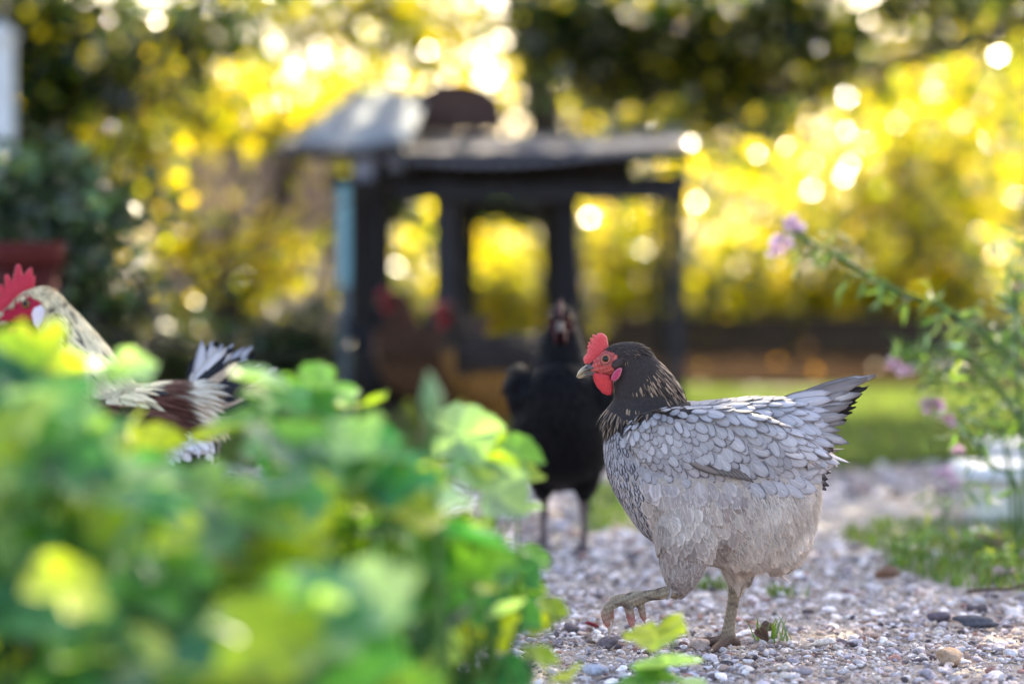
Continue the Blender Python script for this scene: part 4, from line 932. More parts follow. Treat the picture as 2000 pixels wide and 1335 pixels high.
# ------------------------------------------------------------------ foliage
TPL = np.array([(0, 0, 0), (-.5, .42, .10), (0, .5, 0), (.5, .42, .10), (-.3, .8, .04), (.3, .8, .04), (0, 1.05, -.06)])
TPF = np.array([(0, 2, 1), (0, 3, 2), (1, 2, 4), (2, 3, 5), (2, 6, 4), (2, 5, 6)])
def leaf_cloud(name, P, size, cols, seed, mat, parent, wide=.62, flat=.6, droop=.15, facing=None):
    r = np.random.default_rng(seed); n = len(P)
    d = r.normal(size=(n, 3)); d[:, 2] = d[:, 2] * .6 - droop; d /= np.linalg.norm(d, axis=1, keepdims=True)
    u = r.normal(size=(n, 3)) * (1 - flat) + np.array([0, 0, flat * 2]);
    if facing is not None: u = u + np.array(facing)
    sv = np.cross(d, u); sv /= np.linalg.norm(sv, axis=1, keepdims=True) + 1e-9; nn = np.cross(sv, d)
    sz = (size[0] + (size[1] - size[0]) * r.random(n))[:, None, None]
    V = P[:, None, :] + sz * (TPL[None, :, 0:1] * wide * sv[:, None, :] + TPL[None, :, 1:2] * d[:, None, :] + TPL[None, :, 2:3] * nn[:, None, :])
    F = (TPF[None] + (np.arange(n) * 7)[:, None, None]).reshape(-1, 3)
    cols = np.array(cols, float); C = cols[r.integers(0, len(cols), n)] * r.uniform(.65, 1.3, n)[:, None]
    return obj(name, make_mesh(name, V.reshape(-1, 3), F, {'col': ('FLOAT_COLOR', c4(np.repeat(C, 7, 0), n * 7))}), mat, parent)
def clumps(boxes, n, seed, nc=60, sig=.16):
    """leaf positions gathered in clumps inside ellipsoids (cx, cy, cz, rx, ry, rz, weight)"""
    r = np.random.default_rng(seed); out = []; wt = np.array([b[6] for b in boxes], float); wt /= wt.sum()
    for b, q in zip(boxes, wt):
        m = max(3, int(nc * q)); c = r.normal(size=(m, 3)); c /= np.linalg.norm(c, axis=1, keepdims=True); c *= (r.random((m, 1)) ** .45); c = c * np.array(b[3:6]) + np.array(b[:3])
        k = max(1, int(n * q)); i = r.integers(0, m, k); s = sig * r.uniform(.5, 1.4, m)[i]; out.append(c[i] + r.normal(size=(k, 3)) * s[:, None] * np.array([1, 1, .7]))
    P = np.concatenate(out); return P[P[:, 2] > .02]
def limbs(name, base, ends, r0, parent, c, seed, mat=M_WOOD, trunk_h=None, lean=0):
    rg = np.random.default_rng(seed); g = Geo(); b = np.array(base, float); fork = b + np.array([rg.normal(0, .05) + lean, rg.normal(0, .05), trunk_h])
    g.tube(smooth_path([b - (0, 0, .05), b + (rg.normal(0, .03) + lean * .35, 0, trunk_h * .45), fork], 4), np.linspace(r0 * 1.25, r0 * .8, 9), 12, c)
    for e in ends:
        e = np.array(e, float); m = (fork + e) / 2 + rg.normal(0, .12, 3); g.tube(smooth_path([fork - (0, 0, .06), m, e], 4), np.linspace(r0 * .6, r0 * .12, 9), 8, c)
        for _ in range(2):
            t = rg.uniform(.4, .8); s = fork * (1 - t) + e * t; q = s + rg.normal(0, .45, 3) + (0, 0, .15); g.tube([s, (s + q) / 2 + rg.normal(0, .05, 3), q], [r0 * .25, r0 * .16, r0 * .05], 6, c)
    o = g.build(name, mat, parent, True); return o
def plant(kind, label, cat, base, boxes, n, size, cols, seed, mat=M_LEAF, group=None, trunk=None, nc=60, sig=.16, crown='crown', stem='trunk', tc=(.05, .04, .035), upper=None, **kw):
    root = thing(kind, label, cat, base, 0, group); B = np.array(base); rel = lambda q: [(b[0] - B[0], b[1] - B[1], b[2] - B[2], *b[3:]) for b in q]; bx = rel(boxes)
    leaf_cloud(crown, clumps(bx, n, seed, nc, sig), size, cols, seed + 1, mat, root, **kw)
    if upper:
        bx = bx + rel(upper[0]); leaf_cloud(crown, clumps(rel(upper[0]), upper[1], seed + 3, nc, .25), (.10, .17), DKG, seed + 4, mat, root, flat=.7)  # second leaf cloud: out-of-view boughs, added to block sun and sky
    if trunk:
        ends = [(b[0] + random.uniform(-.4, .4) * b[3], b[1], b[2] + random.uniform(-.2, .5) * b[5]) for b in bx for _ in range(trunk[2])]
        limbs(stem, (0, 0, 0), ends, trunk[0], root, tc, seed + 2, trunk_h=trunk[1], lean=trunk[3] if len(trunk) > 3 else 0)
    return root
def E(u, v, Y, ru, ry, rv, w=1.0):
    p = at(u, v, Y); k = pxm(Y); return (p.x, p.y, max(p.z, .02), ru * k, ry, rv * k, w)
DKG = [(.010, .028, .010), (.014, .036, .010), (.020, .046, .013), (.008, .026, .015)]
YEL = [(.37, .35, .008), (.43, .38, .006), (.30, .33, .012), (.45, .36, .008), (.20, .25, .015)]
OLV = [(.10, .13, .012), (.16, .16, .012), (.08, .11, .015), (.24, .20, .012)]
# overhanging trees: a dark fringe in view, and unseen boughs added above the frame to shade the yard
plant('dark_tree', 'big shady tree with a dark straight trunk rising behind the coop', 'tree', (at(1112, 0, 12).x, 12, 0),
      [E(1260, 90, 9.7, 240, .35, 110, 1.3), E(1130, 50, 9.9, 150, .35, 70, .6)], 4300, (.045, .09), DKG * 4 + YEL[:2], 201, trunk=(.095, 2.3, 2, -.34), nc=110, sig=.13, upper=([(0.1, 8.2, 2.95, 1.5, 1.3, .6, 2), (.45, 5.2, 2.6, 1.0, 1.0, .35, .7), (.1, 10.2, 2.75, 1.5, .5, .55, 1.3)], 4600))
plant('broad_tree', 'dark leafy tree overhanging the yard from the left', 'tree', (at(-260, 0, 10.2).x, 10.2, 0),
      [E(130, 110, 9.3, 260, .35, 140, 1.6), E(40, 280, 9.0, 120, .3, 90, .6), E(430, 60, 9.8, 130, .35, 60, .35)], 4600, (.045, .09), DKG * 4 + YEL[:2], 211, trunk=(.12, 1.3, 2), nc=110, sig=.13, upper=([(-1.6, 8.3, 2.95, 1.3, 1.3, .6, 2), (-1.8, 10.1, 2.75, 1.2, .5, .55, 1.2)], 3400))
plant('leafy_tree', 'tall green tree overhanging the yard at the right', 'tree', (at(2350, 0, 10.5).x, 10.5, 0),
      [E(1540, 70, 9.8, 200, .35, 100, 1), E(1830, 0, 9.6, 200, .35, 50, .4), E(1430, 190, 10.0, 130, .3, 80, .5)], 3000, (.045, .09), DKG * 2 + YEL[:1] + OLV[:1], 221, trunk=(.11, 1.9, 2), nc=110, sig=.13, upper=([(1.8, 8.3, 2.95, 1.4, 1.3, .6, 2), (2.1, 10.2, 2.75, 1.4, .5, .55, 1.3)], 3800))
# tall trees in full sun behind, seen through the gaps of the fringe
for i, (u, bx, n, lab) in enumerate(((150, [E(90, 180, 17.5, 230, .6, 190, 2), E(330, 260, 17.5, 150, .5, 120, 1)], 3600, 'tall sunlit yellow tree behind the dark canopy at the left'),
        (650, [E(560, 190, 17.8, 150, .5, 70, 1), E(760, 110, 17.8, 170, .5, 70, .9), E(660, 20, 12.2, 240, .4, 70, 2.2), E(860, 60, 12.4, 130, .4, 80, 1.0)], 4200, 'thin sunlit tree with white sky showing through it, above the left coop roof'),
        (1300, [E(1180, 150, 17.6, 170, .6, 150, 1), E(1420, 150, 17.6, 170, .6, 170, 1.4)], 3400, 'sunlit green gold tree behind the dark canopy right of the trunk'),
        (1820, [E(1720, 130, 17.4, 190, .6, 180, 1.3), E(1960, 150, 17.4, 190, .6, 200, 1.4)], 4200, 'tall brilliant yellow tree at the upper right'))):
    plant('sunlit_tree', lab, 'tree', (at(u, 0, 17.6).x, 17.6, 0), bx, int(n * .5), (.06, .13), YEL * 2 + OLV + DKG * 2, 251 + 10 * i, M_GOLD, group='sunlit trees behind the canopy', trunk=(.06, .5, 3), nc=70, sig=.19, flat=.45)
# sunlit yellow shrubs beyond the coop
SH = [((1880, 0, 13.3), [E(1880, 280, 13.3, 150, .5, 190, 2), E(1850, 520, 13.2, 150, .5, 110, 1.2)], 4600, 'bright yellow shrub at the far right of the row, behind the pink flowers'),
      ((1590, 0, 13.5), [E(1590, 380, 13.5, 130, .5, 130, 1.5), E(1600, 560, 13.4, 140, .45, 70, 1)], 3700, 'yellow green shrub with an open top above the hen tail'),
      ((1390, 0, 13.2), [E(1380, 420, 13.2, 100, .4, 160, 1.5), E(1400, 580, 13.15, 90, .4, 60, .8)], 2800, 'slim golden shrub just right of the coop roof end'),
      ((1740, 0, 13.6), [E(1740, 330, 13.6, 120, .4, 170, 1.5)], 3000, 'yellow shrub filling the gap between its brighter neighbours at the right'),
      ((1210, 0, 13.4), [E(1215, 480, 13.4, 105, .4, 170, 1.5)], 2900, 'golden shrub seen through the right opening of the coop'),
      ((1000, 0, 13.5), [E(1010, 560, 13.5, 100, .4, 150, 1.5)], 2500, 'golden shrub seen through the middle opening of the coop'),
      ((800, 0, 13.4), [E(800, 560, 13.4, 80, .4, 130, 1.4)], 2300, 'golden shrub seen through the left opening of the coop')]
for i, (b, bx, n, lab) in enumerate(SH):
    bx = bx + [E(b[0], 575, b[2] - .25, 125, .3, 55, 1.1)]; n = int(n * 1.4)
    plant('yellow_shrub', lab, 'shrub', (at(b[0], 0, b[2]).x, b[2], 0), bx, int(n * .235), (.055, .115), YEL * 2 + OLV[:2] + DKG[:3], 301 + 10 * i, M_GOLD, group='sunlit yellow shrubs beyond the coop', trunk=(.025, .22, 3), nc=60, sig=.14, crown='foliage', stem='stems', flat=.45)
plant('hazel_bush', 'yellow leaved bush arching in front of the slatted fence', 'bush', (at(420, 0, 9.3).x, 9.3, 0),
      [E(250, 330, 8.8, 70, .25, 70, .8), E(370, 480, 9.3, 90, .25, 45, .6), E(520, 530, 9.3, 90, .25, 85, 1.3), E(560, 250, 9.9, 140, .35, 60, 1.1), E(660, 200, 10.3, 100, .3, 50, .7), E(340, 600, 9.3, 160, .25, 40, .6)], 1200, (.045, .09), YEL * 2 + DKG[:1], 411, M_GOLD, trunk=(.03, .25, 2), nc=60, sig=.10, crown='foliage', stem='stems', flat=.45)
plant('garden_shrub', 'dark green shrub with scattered paler leaves at the left edge, above the rooster', 'shrub', (at(60, 0, 6.2).x, 6.2, 0),
      [E(70, 400, 6.2, 120, .3, 70, 1.5), E(160, 440, 6.0, 60, .25, 70, .7), E(110, 560, 6.3, 170, .3, 90, 1.5)], 3600, (.03, .06), DKG + [(.10, .16, .10), (.06, .12, .05)], 421, M_SHRUB, trunk=(.02, .2, 3), nc=60, sig=.07, crown='foliage', stem='stems')  # some leaves drawn in paler greens, picked at random
plant('shade_shrub', 'low dark shrub added for the shade between the rooster tail and the coop', 'shrub', (at(560, 0, 8.2).x, 8.2, 0), [E(560, 680, 8.2, 110, .3, 60, 1), E(300, 680, 8.4, 160, .3, 50, 1)], 2600, (.03, .06), DKG, 431, M_SHRUB, trunk=(.02, .12, 3), nc=40, sig=.08, crown='foliage', stem='stems')  # made-up shrub, its dark leaves stand in for a shadowed area
r = np.random.default_rng(77); P = scatter_view(60, 9.9, 12.4, 200, 78); P[:, 2] = .045
leaf_cloud('fallen_leaves', P, (.03, .06), [(.40, .20, .03), (.34, .24, .05), (.28, .13, .03), (.42, .30, .05)], 79, M_LEAF, None, flat=.8, droop=0)
# bare dark soil under the trees, laid over the gravel
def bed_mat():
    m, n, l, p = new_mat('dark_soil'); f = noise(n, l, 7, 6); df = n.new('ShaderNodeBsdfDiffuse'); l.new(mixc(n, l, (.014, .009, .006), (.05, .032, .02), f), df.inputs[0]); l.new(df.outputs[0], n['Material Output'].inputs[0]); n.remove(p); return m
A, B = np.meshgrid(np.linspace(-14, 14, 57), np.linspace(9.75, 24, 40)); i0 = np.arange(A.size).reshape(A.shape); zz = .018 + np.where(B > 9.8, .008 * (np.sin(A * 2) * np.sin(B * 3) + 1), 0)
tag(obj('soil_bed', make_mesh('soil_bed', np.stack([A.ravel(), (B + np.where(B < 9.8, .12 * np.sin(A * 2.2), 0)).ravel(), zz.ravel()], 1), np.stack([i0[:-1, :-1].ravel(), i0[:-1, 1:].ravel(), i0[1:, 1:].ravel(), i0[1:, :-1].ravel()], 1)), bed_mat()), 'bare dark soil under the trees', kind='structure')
tag(bpy.data.objects['fallen_leaves'], 'orange fallen leaves scattered beyond the lawn', kind='stuff')
# hedge that closes the garden
for i in range(9):
    x = -5.4 + i * 1.3 + rng.normal(0, .1); h = (2.0 if -2.3 < x < -.1 else 3.3) + .2 * math.sin(i * 2.1)
    plant('hedge_tree', ['olive green hedge tree at the back of the garden', 'yellow green hedge tree at the back of the garden'][i % 2], 'hedge tree', (x, 22.5 + .3 * (i % 3), 0),
          [(x, 22.5 + .3 * (i % 3), h * .55, .85, .7, h * .55, 1)], 4200, (.10, .17), (OLV[:1] + DKG) if i % 2 == 0 else OLV[:2] + DKG, 501 + 10 * i, group='hedge trees closing the garden', trunk=(.05, .4, 4), nc=40, sig=.2, flat=.3)
# terracotta planter under the left shrub
pp = at(50, 0, 5.6); pot = thing('terracotta_pot', 'brick red terracotta pot standing high at the left edge behind the rooster', 'pot', (pp.x, 5.6, 0)); k = pxm(5.6)
def lathe(rows, n=28):
    V = []; F = []
    for r_, z in rows: V += [(r_ * math.cos(2 * math.pi * i / n), r_ * math.sin(2 * math.pi * i / n), z) for i in range(n)]
    for j in range(len(rows) - 1):
        for i in range(n): F.append((j * n + i, j * n + (i + 1) % n, (j + 1) * n + (i + 1) % n, (j + 1) * n + i))
    F.append(tuple(range(n - 1, -1, -1))); F.append(tuple((len(rows) - 1) * n + i for i in range(n))); return V, F
zt = at(50, 472, 5.6).z; rp_ = 70 * k
g = Geo(); g.add(*lathe([(rp_ * .62, 0), (rp_ * .66, .005), (rp_ * .9, zt - .05), (rp_ * .9, zt - .05)]), (.07, .016, .015)); g.build('pot_body', M_STONE, pot, True)
g = Geo(); g.add(*lathe([(rp_ * .9, zt - .055), (rp_ * 1.02, zt - .055), (rp_ * 1.03, zt), (rp_ * .93, zt), (rp_ * .9, zt - .03)]), (.085, .018, .016)); g.build('rim', M_STONE, pot, True)

# ------------------------------------------------------------------ broad-leaved plants in front
def lobed_leaf(seed, lobes=5):
    r = np.random.default_rng(seed); n = 40; ang = np.linspace(-math.pi, math.pi, n, endpoint=False)
    rad = .5 * (1 + .10 * np.cos(ang * lobes + .4) + .05 * np.cos(ang * 11 + r.uniform(0, 6)) + .03 * r.normal(size=n)); rad *= 1 - .55 * np.exp(-((np.abs(ang) - math.pi) / .22) ** 2)
    V = [(0, 0, 0)]; VE = [1.0]
    for j, q in enumerate((.33, .66, 1.0)):
        for i in range(n):
            a = ang[i]; rr_ = rad[i] * q; vein = max(0, math.cos(a * lobes + .4)) ** 6; z = .10 * q * q - .05 * vein * q + .07 * q * math.sin(a * 2 + seed) * q
            V.append((rr_ * math.cos(a), rr_ * math.sin(a), z)); VE.append(vein * (1 - .5 * q))
    F = [(0, 1 + i, 1 + (i + 1) % n) for i in range(n)]
    T = [tuple(f) for f in F]
    for j in range(2):
        for i in range(n):
            a, b = 1 + j * n + i, 1 + j * n + (i + 1) % n; T += [(a, a + n, b + n), (a, b + n, b)]
    return np.array(V), np.array(T), np.array(VE)
LL_ = [lobed_leaf(s, 5) for s in range(6)]
PG = [(.045, .145, .050), (.085, .19, .035), (.016, .080, .038), (.17, .24, .016), (.024, .105, .055), (.24, .28, .012), (.19, .28, .17), (.15, .25, .10), (.05, .16, .06)]
def broad_plant(label, base, leaves, seed, group='broad leaved plants in the foreground'):
    """leaves: rows (x, y, z, size, colour index or -1)"""
    r = np.random.default_rng(seed); root = thing('leafy_plant', label, 'plant', base, 0, group); VV = []; FF = []; CC = []; EE = []; o = 0; g = Geo(); B = np.array(base)
    for (x, y, z, s, ci) in leaves:
        V, T, VE = LL_[r.integers(0, 6)]; nrm = np.array([r.normal(0, .38), -.45 + r.normal(0, .35), 1.0]); nrm /= np.linalg.norm(nrm); a = np.cross(nrm, r.normal(size=3)); a /= np.linalg.norm(a); b = np.cross(nrm, a)
        c = np.array((x, y, z)) - B; VV.append((V[:, :1] * a + V[:, 1:2] * b + V[:, 2:] * nrm) * s + c); FF.append(T + o); o += len(V)
        cc = np.array(PG[ci if ci >= 0 else r.integers(0, len(PG))]) * r.uniform(1.1, 1.75); CC.append(np.tile(cc, (len(V), 1))); EE.append(VE)
        f = np.array((r.normal(0, .03), r.normal(0, .03), -.01)); m = (c + f) / 2 + r.normal(0, .02, 3) + np.array((0, 0, .05)) * (c[2] > .1); m[2] = max(m[2], .01)
        g.tube(smooth_path([f, m, c], 3), np.linspace(.0024, .0013, 7), 6, (.10, .18, .05))
    me = make_mesh('leaves', np.concatenate(VV), np.concatenate(FF), {'col': ('FLOAT_COLOR', c4(np.concatenate(CC), o)), 'vein': ('FLOAT', np.concatenate(EE))}); obj('leaves', me, M_PLANT, root); g.build('stalks', M_GRASS, root, True)
    return root
TOPU = [-150, 0, 110, 200, 330, 420, 500, 600, 700, 770, 850, 920, 980, 1030, 1070]
TOPV = [740, 770, 800, 900, 970, 970, 890, 850, 850, 870, 930, 990, 1060, 1150, 1220]
rr_ = np.random.default_rng(900)
def fill(u0, u1, Y0, Y1, n, extra=0, vmax=1420, s=(.05, .09)):
    out = []
    for _ in range(n):
        u = rr_.uniform(u0, u1); t = np.interp(u, TOPU, TOPV) + extra; Y = .75 + .78 * rr_.uniform(Y0, Y1); v = t + (vmax - t) * rr_.random() ** 1.1; p = at(u, v, Y)
        if p.z < .015: continue
        out.append((p.x, p.y, p.z, rr_.uniform(*s), -1))
    return out
def key(rows): return [(*at(u, v, .75 + .78 * Y), s * 1.12, c) for u, v, Y, s, c in rows]
def base_of(u, Y): p = at(u, 0, Y); return (p.x, Y, 0)
FP0 = [('tall dense leafy plant filling the bottom left corner', -20, 1.75, fill(-120, 160, 1.55, 2.0, 80) + key([(60, 700, 1.95, .075, 5), (10, 720, 1.9, .07, 3), (110, 725, 2.0, .05, 5), (60, 765, 1.85, .09, 4), (20, 790, 1.8, .09, 2)])),
      ('leafy plant with a pale leaf held across the rooster neck', 250, 1.85, fill(120, 380, 1.6, 2.1, 76) + key([(190, 715, 2.05, .05, 6), (250, 728, 2.05, .05, 6), (240, 840, 2.1, .05, 5), (160, 850, 1.9, .08, 0), (290, 870, 2.1, .06, 5)])),
      ('leafy plant rising in front of the rooster tail', 480, 1.95, fill(360, 600, 1.7, 2.2, 72) + key([(505, 745, 2.1, .055, 6), (540, 785, 2.1, .06, 0), (470, 830, 2.15, .055, 1), (430, 850, 2.15, .06, 5), (600, 755, 2.2, .05, 1)])),
      ('leafy plant with an upright bud, in front of the coop', 690, 2.1, fill(570, 800, 1.85, 2.35, 66) + key([(640, 760, 2.3, .06, 1), (710, 790, 2.3, .05, 3), (600, 800, 2.2, .06, 0)])),
      ('leafy plant sloping down towards the black hen', 880, 2.2, fill(770, 940, 1.95, 2.45, 36) + key([(900, 850, 2.4, .075, 6), (940, 890, 2.4, .07, 3), (1000, 890, 2.45, .06, 1), (960, 960, 2.35, .075, 6)])),
      ('small leafy plant at the right end of the clump', 1000, 2.4, fill(880, 1010, 2.2, 2.6, 10, 20, 1250) + key([(1010, 940, 2.5, .055, 3), (1000, 1000, 2.45, .06, 6), (1040, 1090, 2.5, .04, 1), (1025, 1150, 2.45, .045, 3), (1060, 1215, 2.5, .035, 5)])),
      ('low yellow green sprig just below the raised foot of the grey hen', 1290, 2.62, key([(1285, 1240, 2.64, .066, 5), (1305, 1300, 2.6, .07, 6), (1270, 1330, 2.58, .06, 1), (1335, 1335, 2.6, .05, 6), (1240, 1345, 2.6, .05, 0)])),
      ('low leafy plant along the bottom edge left of the sprig', 1050, 2.3, key([(1050, 1285, 2.4, .04, 3), (1000, 1315, 2.35, .05, 0), (1110, 1318, 2.45, .035, 5), (910, 1260, 2.3, .06, 1), (880, 1190, 2.3, .06, 2), (1075, 1190, 2.5, .034, 3), (970, 1340, 2.3, .07, 4)]) + fill(800, 960, 2.1, 2.45, 9, 330)),
      ('dark low leafy plant nearest the camera', 520, 1.55, fill(100, 820, 1.35, 1.7, 60, 290, 1400, (.06, .09)))]
for i, (lab, u, Y, lv) in enumerate(FP0): broad_plant(lab, base_of(u, .75 + .78 * Y), lv, 910 + i)
# the upright bud
b0 = at(850, 835, 2.25); bud = thing('flower_bud', 'single upright pale green bud on a stalk in front of the dark coop post', 'bud', (b0.x, b0.y, 0)); t0 = at(843, 725, 2.25)
g = Geo(); g.tube(smooth_path([(0, 0, -.01), (.004, 0, b0.z * .5), (t0.x - b0.x, 0, b0.z)], 4), [.004] * 9, 8, (.13, .24, .08)); g.build('stalk', M_GRASS, bud, True)
g = Geo(); g.tube(smooth_path([(t0.x - b0.x, 0, b0.z - .002), (t0.x - b0.x, 0, (b0.z + t0.z) / 2), (t0.x - b0.x - .003, 0, t0.z)], 5), [.004, .006, .008, .0095, .0105, .0105, .0095, .0075, .005, .003, .001], 12, (.22, .36, .16)); g.build('bud', M_PETAL, bud, True)

# ------------------------------------------------------------------ flowering plant and white troughs at the right
def flower(g, c, seed, s=.016, col=(.62, .34, .46)):
    r = np.random.default_rng(seed)
    for _ in range(9):
        d = r.normal(size=3); d[2] = abs(d[2]) * .5; d /= np.linalg.norm(d); a = np.cross(d, r.normal(size=3)); a /= np.linalg.norm(a); b = np.array(c)
        for q in range(2):
            ax = d * .8 + a * (1 if q else -1) * .5; ax /= np.linalg.norm(ax); sd_ = np.cross(ax, d); sd_ /= np.linalg.norm(sd_) + 1e-9; L = s * r.uniform(.8, 1.5)
            V = [b, b + ax * L * .5 - sd_ * L * .36, b + ax * L * .55 + d * L * .1, b + ax * L * .5 + sd_ * L * .36, b + ax * L * .95 - sd_ * L * .25, b + ax * L * 1.02, b + ax * L * .95 + sd_ * L * .25]
            g.add(V, [(0, 2, 1), (0, 3, 2), (1, 2, 5, 4), (2, 3, 6, 5)], lerp(col, (.78, .66, .74), np.array(r.random())))
def stem_plant(label, base, path, r0, leafs, flowers, seed, name='flowering_plant', lsz=(.03, .055), group='flowering stems at the right', col=None):
    r = np.random.default_rng(seed); B = np.array(base); root = thing(name, label, 'flower', base, 0, group); A = smooth_path([np.array(p) - B for p in path], 6)
    g = Geo(); g.tube(A, np.linspace(r0, r0 * .45, len(A)), 8, (.10, .17, .06)); st = g.build('stem', M_GRASS, root, True)
    P = []; tw = np.linspace(.32, .97, leafs); side = Geo()
    for t in tw:
        c = A[int(t * (len(A) - 1))]; m = 3
        q = c + np.array([r.normal(0, .04), r.normal(0, .03), r.normal(-.02, .04)]); side.tube([c, (c + q) / 2 + (0, 0, .006), q], [.0012, .001, .0007], 5, (.10, .17, .06))
        for j in range(m): P.append(c + (q - c) * r.uniform(.2, 1))
    if leafs: side.build('leaf_stalks', M_GRASS, st, True); leaf_cloud('leaves', np.array(P), lsz, [(.14, .24, .05), (.2, .3, .06), (.09, .17, .05), (.28, .33, .06)], seed + 3, M_SHRUB, root, wide=.2, flat=.1, droop=.5)
    for i, (c, s) in enumerate(flowers):
        g = Geo(); flower(g, np.array(c) - B, seed + 11 + i, s, col or (.62, .34, .46)); g.build('blossom', M_PETAL, root)
    return root
YF = 4.55
A_ = lambda u, v, Y=YF: tuple(at(u, v, Y))
gz = lambda u, Y: (at(u, 0, Y).x, Y, 0)
stem_plant('long arching stem ending in a pink flower head, high above the hen tail', gz(2230, YF), [gz(2230, YF), A_(2150, 860), A_(2010, 735), A_(1935, 665), A_(1850, 605), A_(1750, 565), A_(1650, 510), A_(1570, 465), A_(1540, 445)], .0062, 24,
           [(A_(1545, 440), .017), (A_(1530, 475), .018), (A_(1562, 450), .014), (A_(1518, 492), .015)], 1001, col=(.72, .50, .57))
stem_plant('shorter stem with pale pink blossom hanging beside the white trough', gz(2080, 4.5), [gz(2080, 4.5), A_(2030, 900, 4.5), A_(1950, 760, 4.5), A_(1880, 700, 4.5), A_(1840, 740, 4.5), A_(1830, 790, 4.5)], .005, 20, [(A_(1825, 800, 4.5), .021), (A_(1850, 825, 4.5), .018), (A_(1815, 790, 4.5), .015)], 1011)
stem_plant('leafy stem with small pink blossom low behind the hen tail', gz(1990, 4.7), [gz(1990, 4.7), A_(1960, 860, 4.7), A_(1880, 720, 4.7), A_(1800, 670, 4.7), A_(1745, 700, 4.7)], .0045, 24, [(A_(1745, 715, 4.7), .016), (A_(1770, 725, 4.7), .014), (A_(1850, 720, 4.7), .015)], 1021)
stem_plant('leafy green stem crowded against the right edge', gz(2010, 4.6), [gz(2010, 4.6), A_(2000, 880, 4.6), A_(1985, 700, 4.6), A_(1990, 540, 4.6), A_(2010, 440, 4.6)], .005, 34, [(A_(1985, 560, 4.6), .010)], 1031, lsz=(.04, .07))
stem_plant('dark drooping stem in front of the white trough', gz(1995, 4.35), [gz(1995, 4.35), A_(1985, 950, 4.35), A_(1930, 900, 4.35), A_(1885, 830, 4.35), A_(1860, 780, 4.35)], .004, 12, [(A_(1870, 880, 4.35), .010)], 1041, lsz=(.03, .05))
stem_plant('low purple flowered stem at the foot of the white trough', gz(1850, 4.9), [gz(1850, 4.9), A_(1852, 980, 4.9), A_(1845, 930, 4.9)], .003, 8, [(A_(1845, 925, 4.9), .018), (A_(1860, 950, 4.9), .015), (A_(1835, 960, 4.9), .014)], 1051, col=(.40, .26, .40))
plant('weedy_bush', 'loose green weeds growing up behind the flowering stems at the right edge', 'weeds', gz(1990, 5.75), [E(1960, 700, 5.7, 60, .15, 100, 1), E(1850, 690, 5.7, 70, .15, 60, .5), E(1990, 560, 5.7, 40, .12, 100, .6)], 260, (.02, .04), [(.16, .24, .05), (.24, .30, .05), (.10, .18, .05)], 1061, M_SHRUB, trunk=(.005, .12, 3), nc=30, sig=.05, crown='foliage', stem='stems', wide=.3, flat=.15)
plant('weedy_bush', 'low green weeds at the foot of the white trough', 'weeds', gz(1900, 4.6), [E(1880, 1085, 4.45, 110, .10, 16, 1), E(1800, 1090, 4.45, 60, .10, 14, .5), E(1970, 1115, 4.2, 60, .1, 20, .6)], 260, (.02, .04), [(.10, .2, .03), (.16, .24, .03), (.2, .22, .02)], 1071, M_SHRUB, trunk=None, nc=40, sig=.018, crown='foliage', wide=.35, flat=.2)
# white trough with a lid and a taller one behind
Yt = 5.05; k = pxm(Yt); t = thing('white_trough', 'cream trough under an overhanging white lid at the right edge', 'trough', (at(1960, 0, Yt).x, Yt, 0)); z1 = at(1960, 935, Yt).z; z2 = at(1960, 905, Yt).z
g = Geo(); g.box(0, 0, z1 / 2, 120 * k, .14, z1, (.80, .75, .64), bev=.006); g.build('body', M_PAINT, t)
g = Geo(); g.box(0, 0, (z1 + z2) / 2 + .001, 168 * k, .19, z2 - z1, (.80, .80, .82), bev=.008); g.build('lid', M_PAINT, t)
t = thing('white_crate', 'taller plain white box behind the lidded trough at the right edge', 'box', (at(2010, 0, 5.5).x, 5.5, 0)); k = pxm(5.5); z1 = at(1960, 872, 5.5).z
g = Geo(); g.box(0, 0, z1 / 2, 130 * k, .16, z1, (.78, .77, .76), bev=.006); g.build('body', M_PAINT, t)
g = Geo(); g.box(0, 0, z1 + .006, 140 * k, .18, .012, (.8, .8, .8), bev=.004); g.build('rim', M_PAINT, t)
# pale downpipe / wall post at the top left corner
p = at(10, 0, 8.4); dp = thing('white_post', 'pale bluish post standing at the left edge behind the shrubs', 'post', (at(0, 0, 8.4).x, 8.4, 0)); zt = at(0, 80, 8.4).z
g = Geo(); g.box(0, 0, zt / 2, 52 * pxm(8.4), .06, zt, (.62, .66, .72), bev=.008); g.build('shaft', M_PAINT, dp)
g = Geo(); V_, F_ = lathe([(.06, zt), (.065, zt + .015), (.03, zt + .05), (.004, zt + .07)], 16); g.add(V_, F_, (.62, .66, .72)); g.build('cap', M_PAINT, dp, True)

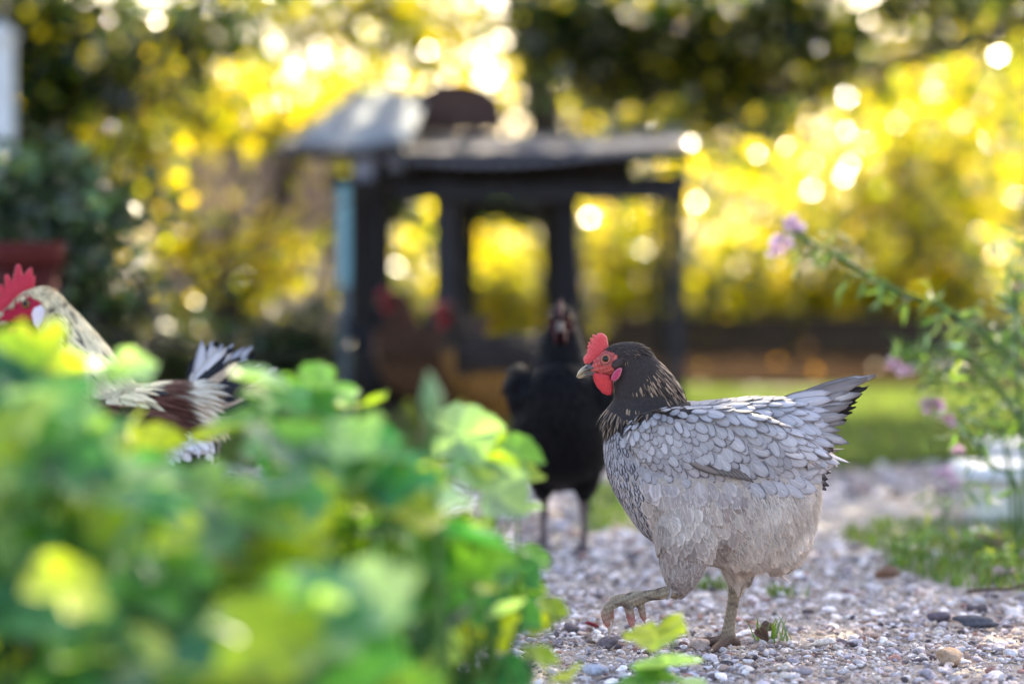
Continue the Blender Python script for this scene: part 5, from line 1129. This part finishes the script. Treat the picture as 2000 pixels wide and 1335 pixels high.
# ------------------------------------------------------------------ small things on the gravel
def stone(label, u, v, s, col, seed, sq=(1.2, .9, .6), name='stone'):
    p = ground_at(u, v); V, F = icos(3); V = lump(V, seed, .18) * np.array(sq) * s; g = Geo(); g.add(V, F.tolist(), col); o = g.build(name, M_STONE, None, True); o.location = (p.x, p.y, s * sq[2] * .75); o.rotation_euler = (0, 0, seed); tag(o, label, 'stone')
stone('rounded tan stone on the gravel near the bottom right corner', 1858, 1292, .021, (.42, .29, .20), 5)
stone('flat dark stone on the gravel right of the standing foot', 1905, 1222, .022, (.10, .095, .11), 9, (1.7, .9, .4))
stone('dull purple grey stone on the gravel near the right edge', 1830, 1212, .015, (.14, .11, .13), 12)
stone('pale blue grey cobble low between the leaves and the sprig', 1165, 1318, .017, (.42, .42, .48), 15, (1.4, .9, .5))
def curled_leaf(label, u, v, s, col, rz, seed, lift=.35):
    p = ground_at(u, v); r = np.random.default_rng(seed); V = []; n1, n2 = 8, 10
    for j in range(n2 + 1):
        for i in range(n1 + 1):
            a = (i / n1 - .5) * 2; t_ = j / n2; w_ = .32 * math.sin(math.pi * (t_ * .92 + .04)) ** .8; V.append((a * w_ * s, (t_ - .5) * s, s * (lift * a * a * w_ * 2.2 + .25 * (t_ - .4) ** 2 + .03 * math.sin(i * 2 + j)) + .003))
    F = [(j * (n1 + 1) + i, j * (n1 + 1) + i + 1, (j + 1) * (n1 + 1) + i + 1, (j + 1) * (n1 + 1) + i) for j in range(n2) for i in range(n1)]
    o = obj('dry_leaf', make_mesh('dry_leaf', V, F, {'col': ('FLOAT_COLOR', c4(col, len(V)))}), M_DRY); md = o.modifiers.new('t', 'SOLIDIFY'); md.thickness = .0008; o.location = (p.x, p.y, .004); o.rotation_euler = (r.normal(0, .2), r.normal(0, .2), rz); tag(o, label, 'leaf', 'dry leaves on the gravel')
curled_leaf('brown curled leaf right behind the standing foot', 1487, 1252, .026, (.16, .085, .06), .6, 3, .8)
curled_leaf('small brown curled leaf leaning upright beside the grass tuft', 1500, 1240, .022, (.12, .07, .05), 1.9, 4, .9)
curled_leaf('dark red petal like leaf left of the raised foot', 1155, 1230, .022, (.30, .04, .05), 1.3, 6, .3)
curled_leaf('pale brown folded leaf on the grass near the right edge', 1945, 1080, .06, (.40, .27, .2), .4, 8, .9)
curled_leaf('pinkish dead leaf at the grass border on the right', 1960, 1135, .05, (.35, .22, .22), 2.2, 9, .5)
curled_leaf('rusty leaf lying out on the gravel behind the tail', 1735, 1135, .045, (.25, .14, .09), 1.1, 10, .6)
g = Geo(); p = ground_at(1960, 1172); A = smooth_path([(-.055, .02, .012), (-.02, 0, .018), (.01, -.01, .02), (.05, .005, .03), (.09, .0, .028)], 5); g.tube(A, np.linspace(.0035, .0015, len(A)), 7, (.13, .08, .06)); g.tube([(.01, -.01, .02), (.03, -.03, .03), (.05, -.035, .028)], [.002, .0015, .0008], 6, (.13, .08, .06))
o = g.build('twig', M_WOOD, None, True); o.location = (p.x, p.y, 0); tag(o, 'thin dry twig lying on the gravel at the right edge', 'twig')
def tuft(label, u, v, n, h, seed):
    p = ground_at(u, v); r = np.random.default_rng(seed); P = np.stack([r.normal(0, .014, n), r.normal(0, .01, n), np.zeros(n)], 1); o = obj('grass_tuft', blades(P, h, (.001, .0022), (.3, 1.3), GC, seed, 'grass_tuft'), M_GRASS); o.location = (p.x, p.y, 0); tag(o, label, 'grass tuft', 'grass tufts in the gravel')
tuft('small green grass tuft just right of the standing foot', 1510, 1252, 26, (.015, .045), 1201)
tuft('low grass tuft in the gravel below the belly of the grey hen', 1390, 1150, 60, (.012, .03), 1202)
tuft('grass tuft at the right below the hen tail', 1530, 1165, 50, (.012, .03), 1203)
tuft('sparse low tuft near the bottom left of the gravel', 960, 1235, 40, (.012, .035), 1204)
